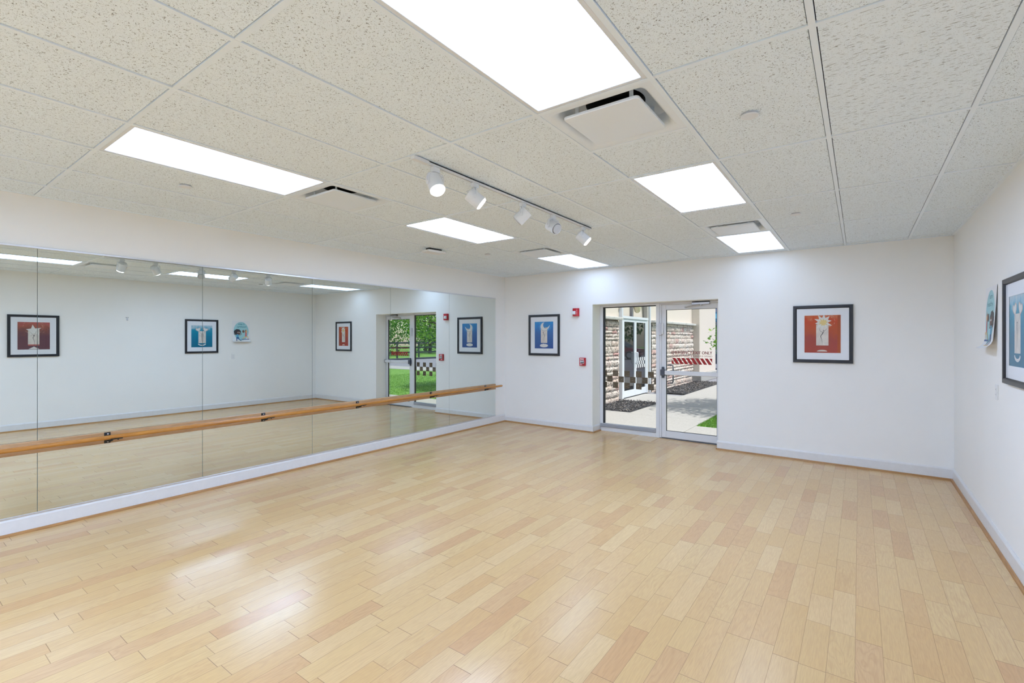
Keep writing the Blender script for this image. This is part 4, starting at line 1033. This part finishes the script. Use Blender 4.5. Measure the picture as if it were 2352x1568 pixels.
# arch band rising from the right post and bending over the doors
outer = [(13.03 + 1.075 * cos(pi * k / n), 2.35 + 1.075 * sin(pi * k / n)) for k in range(n + 1)]; inner = [(13.03 + 0.955 * cos(pi * k / n), 2.35 + 0.955 * sin(pi * k / n)) for k in range(n + 1)]
b.prism([(XW - 0.14, y, z) for y, z in ((13.985, ZG), (14.105, ZG), (14.105, 2.35), (13.985, 2.35))], (0.12, 0, 0))
b.loft([[Vector((x, *p)) for x, p in ((XW - 0.14, outer[k]), (XW - 0.02, outer[k]), (XW - 0.02, inner[k]), (XW - 0.14, inner[k]))] for k in range(n + 1)])
b.build('arch_band', mottled('grey_render', [(0.46, 0.43, 0.39), (0.54, 0.51, 0.47)], 50, 0.9, 0.2, 0.003), bld)
for y0, y1, hs in ((12.172, 13.035, 1), (13.040, 13.898, -1)):
    dl = MB()
    dl.cbox((XW - 0.055, y0, ZG + 0.01), (XW - 0.012, y0 + 0.075, 2.110), 0.004); dl.cbox((XW - 0.055, y1 - 0.075, ZG + 0.01), (XW - 0.012, y1, 2.110), 0.004)
    dl.cbox((XW - 0.055, y0 + 0.075, ZG + 0.01), (XW - 0.012, y1 - 0.075, ZG + 0.19), 0.004); dl.cbox((XW - 0.055, y0 + 0.075, 2.03), (XW - 0.012, y1 - 0.075, 2.110), 0.004)
    o = dl.build('entrance_door', entw, bld)
    g = MB(); g.poly([(XW - 0.034, y0 + 0.07, ZG + 0.18), (XW - 0.034, y1 - 0.07, ZG + 0.18), (XW - 0.034, y1 - 0.07, 2.04), (XW - 0.034, y0 + 0.07, 2.04)]); g.build('pane', glass_mat('entrance_glass', (0.42, 0.47, 0.52), 1.9), o)
    hy = y1 - 0.037 if hs == 1 else y0 + 0.037
    g = MB(); g.tube([(XW - 0.012, hy, 1.18), (XW + 0.045, hy, 1.18), (XW + 0.050, hy, 1.16), (XW + 0.050, hy, 0.90), (XW + 0.045, hy, 0.88), (XW - 0.012, hy, 0.88)], 0.012, 8); g.build('pull_handle', entw, o, smooth=50)
    if hs == -1:
        g = MB()
        for r in range(3):
            for k in range(5):
                yy = y0 + 0.10 + 0.150 * k + (0.075 if r == 1 else 0)
                if yy + 0.07 > y1 - 0.075: continue
                z = 0.935 - 0.100 * r
                g.poly([(XW - 0.033, yy, z), (XW - 0.033, yy + 0.072, z), (XW - 0.033, yy + 0.072, z + 0.098), (XW - 0.033, yy, z + 0.098)])
        g.build('check_decal', M['white'], o)
b = MB(); b.box((-6.58, DY0 + 0.01, ZG - 0.01), (-5.3, DY1 - 0.01, ZG)); b.build('lobby_floor', principled('lobby_floor', (0.22, 0.20, 0.18), 0.4), bld)
b = MB(); b.box((-6.595, DY0 + 0.01, ZG), (-6.58, DY1 - 0.01, 2.19)); b.build('lobby_wall', principled('lobby_wall', (0.20, 0.21, 0.23), 0.8), bld)
# rendered pier at the end of the stone facing
b = MB(); b.box((-5.6, 18.86, ZG + 0.30), (-4.905, 21.35, 6.0)); b.build('pier', stucco, bld)
b = MB(); b.cbox((-5.65, 18.72, ZG - 0.03), (-4.80, 21.5, ZG + 0.295), 0.02); b.build('pier_plinth', conc, bld)

t = thing('wall_lamp', (XW - 0.16, 13.13, 2.5), 'pale globe wall lamp over the stone building entrance', 'lamp')
b = MB(); b.lathe([(0.03, -0.20), (0.075, -0.16), (0.105, -0.05), (0.11, 0.06), (0.09, 0.22), (0.06, 0.26)], (XW + 0.00, 13.14, 2.50), (0, 0, 1), 20, cap0=True, cap1=True); b.build('globe', principled('lamp_globe', (0.80, 0.70, 0.45), 0.25), t, smooth=50)
b = MB(); b.cbox((XW - 0.158, 12.98, 2.196), (XW - 0.085, 13.07, 2.80), 0.006); b.build('mount_post', principled('post_grey', (0.26, 0.26, 0.28), 0.6), t)

# ------------------------------------------------------------------ outside: trees, fence, car, far building
bark = mottled('bark', [(0.06, 0.045, 0.035), (0.14, 0.11, 0.09), (0.24, 0.20, 0.17)], 18, 0.95, 0.8, 0.02)
maple_leaf = leaf_mat('maple_leaves', [(0.10, 0.32, 0.02), (0.20, 0.48, 0.03), (0.32, 0.62, 0.05), (0.48, 0.72, 0.10)])
LOBES = [(0, -0.55), (0.10, -0.30), (0.42, -0.42), (0.30, -0.12), (0.72, 0.10), (0.36, 0.14), (0.46, 0.44), (0.18, 0.32), (0.0, 0.80), (-0.18, 0.32), (-0.46, 0.44), (-0.36, 0.14), (-0.72, 0.10), (-0.30, -0.12), (-0.42, -0.42), (-0.10, -0.30)]
def leaf(b, p, s, rnd, flat=0.8):
    e = Euler((rnd.gauss(0, flat), rnd.gauss(0, flat), rnd.uniform(0, 6.28))).to_matrix()
    vs = [p + e @ Vector((x * s, y * s, abs(x) * -0.25 * s)) for x, y in LOBES]
    b.add(vs, [tuple(range(len(vs)))])
def quadleaf(b, p, s, rnd):
    e = Euler((rnd.uniform(0, 6.3), rnd.uniform(0, 6.3), rnd.uniform(0, 6.3))).to_matrix()
    b.add([p + e @ Vector(q) * s for q in ((-0.5, 0, 0), (0, -0.35, 0.06), (0.55, 0, 0), (0, 0.35, 0.06))], [(0, 1, 2, 3)])

rnd = random.Random(21)
mt = thing('maple_tree', (0.75, 12.6, ZG), 'leafy maple tree on the lawn outside, its branch tip showing through the door glass', 'tree')
b = MB(); b.tube([(0.75, 12.6, ZG - 0.1), (0.75, 12.6, 0.4), (0.70, 12.62, 1.6), (0.78, 12.6, 3.4), (0.72, 12.65, 5.6)], [0.19, 0.14, 0.12, 0.09, 0.03], 12); b.build('trunk', bark, mt, smooth=60)
centres = []
while len(centres) < 330:
    v = Vector((rnd.uniform(-1, 1), rnd.uniform(-1, 1), rnd.uniform(-1, 1)))
    if 0.35 < v.length < 1.0:
        p = Vector((1.0 + v.x * 3.1, 12.55 + v.y * 2.2, 3.75 + v.z * 2.45))
        if p.z > 1.45: centres.append((p, 0.42))
for p in ((-2.45, 12.05, 1.62), (-2.80, 11.95, 1.52), (-2.62, 12.3, 1.74), (-2.72, 12.1, 1.70), (-2.55, 11.9, 1.42), (-2.10, 12.2, 1.9), (-2.2, 11.4, 1.9), (-1.9, 10.9, 2.1)): centres.append((Vector(p), 0.20))
b = MB(); rb = random.Random(4)
for k in range(46):
    p, _ = centres[rb.randrange(len(centres) - 6)] if k > 5 else centres[-1 - k]
    z0 = max(1.5, p.z - 1.2); o = Vector((0.75, 12.6, z0)); mid = o.lerp(p, 0.55) + Vector((0, 0, 0.25))
    b.tube([o, mid, p], [0.045, 0.025, 0.006], 6)
b.build('branches', bark, mt, smooth=60)
b = MB()
for p, r in centres:
    for k in range(60 if r > 0.3 else 26):
        q = p + Vector((rnd.gauss(0, r * 0.55), rnd.gauss(0, r * 0.55), rnd.gauss(0, r * 0.40)))
        leaf(b, q, rnd.uniform(0.050, 0.082), rnd, 0.55)
b.build('leaves', maple_leaf, mt)

far_leaf = [leaf_mat('dense_leaves', [(0.03, 0.12, 0.02), (0.07, 0.22, 0.035), (0.14, 0.34, 0.06)]), leaf_mat('blue_needles', [(0.05, 0.16, 0.13), (0.10, 0.27, 0.23), (0.18, 0.38, 0.33)]), leaf_mat('mid_leaves', [(0.06, 0.22, 0.025), (0.14, 0.36, 0.05), (0.26, 0.50, 0.09)])]
def far_tree(x, y, rx, rz, zc, kind, label, n=4200, s=0.24, name='tree'):
    rnd = random.Random(int(x * 31 + y * 17))
    t = thing(name, (x, y, ZG), label, 'tree', 'trees across the road')
    b = MB(); b.tube([(x, y, ZG - 0.1), (x, y, 1.0), (x + 0.1, y, zc)], [0.22, 0.18, 0.08], 8); b.build('trunk', bark, t, smooth=60)
    b = MB()
    for k in range(n):
        v = Vector((rnd.gauss(0, 1), rnd.gauss(0, 1), rnd.gauss(0, 1))); v.normalize(); v *= rnd.uniform(0.55, 1.0)
        lump = 1 + 0.18 * sin(v.x * 5 + x) * sin(v.y * 6 + y) * sin(v.z * 5)
        taper = (1 - 0.55 * max(-0.3, v.z)) if kind == 1 else 1
        quadleaf(b, Vector((x + v.x * rx * lump * taper, y + v.y * rx * lump * taper, zc + v.z * rz * lump)), s * rnd.uniform(0.6, 1.3), rnd)
    b.build('leaves', far_leaf[kind], t)
TL = ['dark round tree standing furthest left behind the rail fence', 'bluish conifer rising behind the fence', 'mid green tree behind the fence next to the bluish conifer', 'dark broad tree behind the middle of the rail fence', 'mid green tree behind the end of the rail fence', 'dark tree far beyond the end of the rail fence']
for (x, y, rx, rz, zc, k), lab in zip(((34, 26.5, 3.4, 4.2, 4.2, 0), (27.5, 24.0, 1.7, 4.6, 4.8, 1), (28.5, 31.5, 3.2, 3.8, 3.8, 2), (28.5, 38.5, 3.0, 4.2, 4.2, 0), (37.5, 35.0, 4.2, 5.0, 5.0, 0), (36, 45, 4.4, 5.2, 5.0, 2)), TL):
    far_tree(x, y, rx, rz, zc, k, lab)
far_tree(-10.4, 41.0, 2.2, 1.6, 1.55, 2, 'rounded green bush before the distant lilac building', 2200, 0.22, 'bush')
far_tree(-7.0, 46.5, 2.4, 2.0, 1.8, 0, 'dark bush standing behind the parked car', 2200, 0.24, 'bush')
for (x, y), lab in zip(((3.0, 46), (11.5, 49), (20.0, 52)), ('tall dark tree across the parking area, reflected in the entrance glass', 'tall dark tree beyond the silver car', 'tall dark tree furthest back beyond the parking area')):
    far_tree(x, y, 3.7, 5.0, 5.2, 0, lab, 3600, 0.34)

# rail fence along the far side of the road
fence_wood = wood_mat('weathered_rail', (0.085, 0.095, 0.105), (0.16, 0.17, 0.18), 0.8, 1)
fx = 20.55
t = thing('rail_fence', (fx, 30, ZG), 'dark three rail fence across the road, seen through the mirror', 'fence')
posts = [22.0 + 2.45 * k for k in range(9)]
b_ = None
for y in posts:
    b = MB(); b.cbox((fx - 0.07, y - 0.05, ZG - 0.05), (fx + 0.05, y + 0.05, 1.32), 0.012); b.build('post', fence_wood, t)
for i in range(len(posts) - 1):
    for z in (0.32, 0.74, 1.14):
        b = MB(); b.cbox((fx - 0.105, posts[i] + 0.004, z), (fx - 0.071, posts[i + 1] - 0.004, z + 0.14), 0.006); b.build('rail', fence_wood, t)
b = MB(); b.cbox((17.70, 19.0, ZG - 0.06), (17.89, 60.0, ZG + 0.11), 0.02); struct('kerb', b, principled('kerb_stone', (0.16, 0.17, 0.18), 0.9), 'dark kerb along the far side of the road', 'kerb')

# dark car parked beyond the pier
def car(x, y, label, paint, rz=0.0):
    t = thing('car', (x, y, ZG), label, 'car', rot=(0, 0, rz))
    st = [(-2.15, 0.48, 0.62, 0.74), (-2.05, 0.30, 0.80, 0.84), (-1.2, 0.22, 0.92, 0.88), (-0.6, 0.22, 0.96, 0.89), (0.9, 0.22, 0.98, 0.89), (1.8, 0.26, 0.98, 0.87), (2.10, 0.34, 0.92, 0.82), (2.18, 0.50, 0.72, 0.76)]
    b = MB(); rings = []
    for x0, z0, z1, w in st: rings.append([Vector((x0, sy * w * k, z)) for sy, k, z in ((-1, 0.90, z0), (-1, 1.0, z0 + 0.12), (-1, 1.0, (z0 + z1) / 2), (-1, 0.93, z1 - 0.03), (-1, 0.80, z1), (1, 0.80, z1), (1, 0.93, z1 - 0.03), (1, 1.0, (z0 + z1) / 2), (1, 1.0, z0 + 0.12), (1, 0.90, z0))])
    b.loft(rings, cap_first=True, cap_last=True); b.build('body', paint, t, local=True, smooth=35)
    b = MB(); rings = []
    for x0, z1, w in ((-1.25, 0.90, 0.80), (-0.45, 1.38, 0.66), (0.75, 1.42, 0.66), (1.55, 0.98, 0.76)):
        rings.append([Vector((x0, -w - (0.08 if 0.95 < z1 else 0), 0.90)), Vector((x0, -w, z1)), Vector((x0, w, z1)), Vector((x0, w + (0.08 if 0.95 < z1 else 0), 0.90))])
    b.loft(rings, cap_first=True, cap_last=True); b.build('cabin_glass', principled('car_glass', (0.02, 0.025, 0.03), 0.06), t, local=True, smooth=25)
    b = MB(); b.cbox((-0.50, -0.62, 1.385), (0.80, 0.62, 1.445), 0.03); b.build('roof', paint, t, local=True, smooth=40)
    for wx in (-1.38, 1.36):
        for sy in (-1, 1):
            b = MB(); b.lathe([(0.19, -0.02), (0.30, -0.03), (0.325, 0.0), (0.325, 0.16), (0.30, 0.19)], (wx, sy * 0.90, 0.325), (0, -sy, 0), 24, cap0=True, cap1=True); w = b.build('wheel', M['gasket'], t, local=True, smooth=40)
            b = MB(); b.lathe([(0.02, -0.035), (0.19, -0.035), (0.20, -0.018)], (wx, sy * 0.90, 0.325), (0, -sy, 0), 20, cap0=True); b.build('hub', M['chrome'], w, local=True)
    for sy in (-1, 1):
        b = MB(); b.cbox((-2.13, sy * 0.62 - 0.14, 0.60), (-2.04, sy * 0.62 + 0.14, 0.70), 0.03); b.build('headlight', M['bulb_off'], t, local=True)
    return t
car(-4.25, 27.5, 'dark blue car whose nose shows at the right edge of the door glass', principled('dark_blue_paint', (0.015, 0.022, 0.05), 0.2, coat=0.5))
car(5.6, 36.5, 'red car reflected in the glass of the stone building entrance', principled('red_paint', (0.36, 0.02, 0.03), 0.2, coat=0.5))
car(-0.4, 37.5, 'silver car parked beside the red car across the parking area', principled('silver_paint', (0.60, 0.61, 0.66), 0.25, coat=0.5))

t = thing('street_building', (-14, 54, ZG), 'pale lilac building with a teal awning far behind the parked car', 'building')
b = MB(); b.box((-26, 51, ZG - 0.1), (-3, 58, 9.0)); b.build('wall', mottled('lilac_render', [(0.44, 0.44, 0.56), (0.50, 0.50, 0.62)], 6, 0.9, 0.1, 0.01), t)
for x0 in (-24.5, -18.2, -12.0, -6.4):
    b = MB(); b.box((x0, 50.93, 0.6), (x0 + 3.0, 50.99, 2.9)); b.build('window', principled('shop_glass', (0.10, 0.12, 0.16), 0.1), t)
    a = MB(); a.prism([(x0 - 0.2, 50.98, 4.25), (x0 - 0.2, 49.9, 3.55), (x0 - 0.2, 49.9, 3.25), (x0 - 0.2, 50.98, 3.25)], (3.4, 0, 0)); a.build('awning', principled('teal_awning', (0.06, 0.30, 0.45), 0.6), t)

# ------------------------------------------------------------------ light
w = bpy.data.worlds.new('sky_world'); SC.world = w; w.use_nodes = True
nt = w.node_tree; nt.nodes.clear(); n = N(nt)
sky = n('ShaderNodeTexSky', sky_type='NISHITA'); sky.sun_disc = False; sky.sun_elevation = R(64); sky.sun_rotation = R(80); sky.altitude = 200; sky.air_density = 1.0; sky.dust_density = 1.5
bgn = n('ShaderNodeBackground', {'Color': sky.outputs[0], 'Strength': 0.20}); o = n('ShaderNodeOutputWorld', {0: bgn.outputs[0]})
sd = bpy.data.lights.new('sun', 'SUN'); sd.energy = 4.2; sd.angle = R(0.6); sd.color = (1.0, 0.965, 0.91)
so = bpy.data.objects.new('sun', sd); C.objects.link(so)
el, az = R(64), R(8)                 # az from +x towards +y
dirv = Vector((cos(el) * cos(az), cos(el) * sin(az), sin(el)))
so.rotation_euler = dirv.to_track_quat('Z', 'Y').to_euler(); so.location = (12, 14, 20)

# ------------------------------------------------------------------ camera
cd = bpy.data.cameras.new('camera'); cam = bpy.data.objects.new('camera', cd); C.objects.link(cam)
cd.sensor_width = 36; cd.lens = 1101.08 / 2352 * 36; cd.shift_y = -(784 - 777.57) / 2352; cd.clip_start = 0.05; cd.clip_end = 300
cam.location = (0, 0, CH); cam.rotation_euler = (pi / 2, 0, R(35.933)); SC.camera = cam

vs_ = SC.view_settings; vs_.view_transform = 'Standard'; vs_.look = 'None'; vs_.gamma = 1.0; vs_.exposure = 0.0; vs_.use_curve_mapping = False
cy = SC.cycles
cy.max_bounces = 12; cy.diffuse_bounces = 6; cy.glossy_bounces = 5; cy.transparent_max_bounces = 16; cy.transmission_bounces = 8
cy.use_denoising = True; cy.sample_clamp_indirect = 6.0; cy.caustics_reflective = True; cy.blur_glossy = 0.5
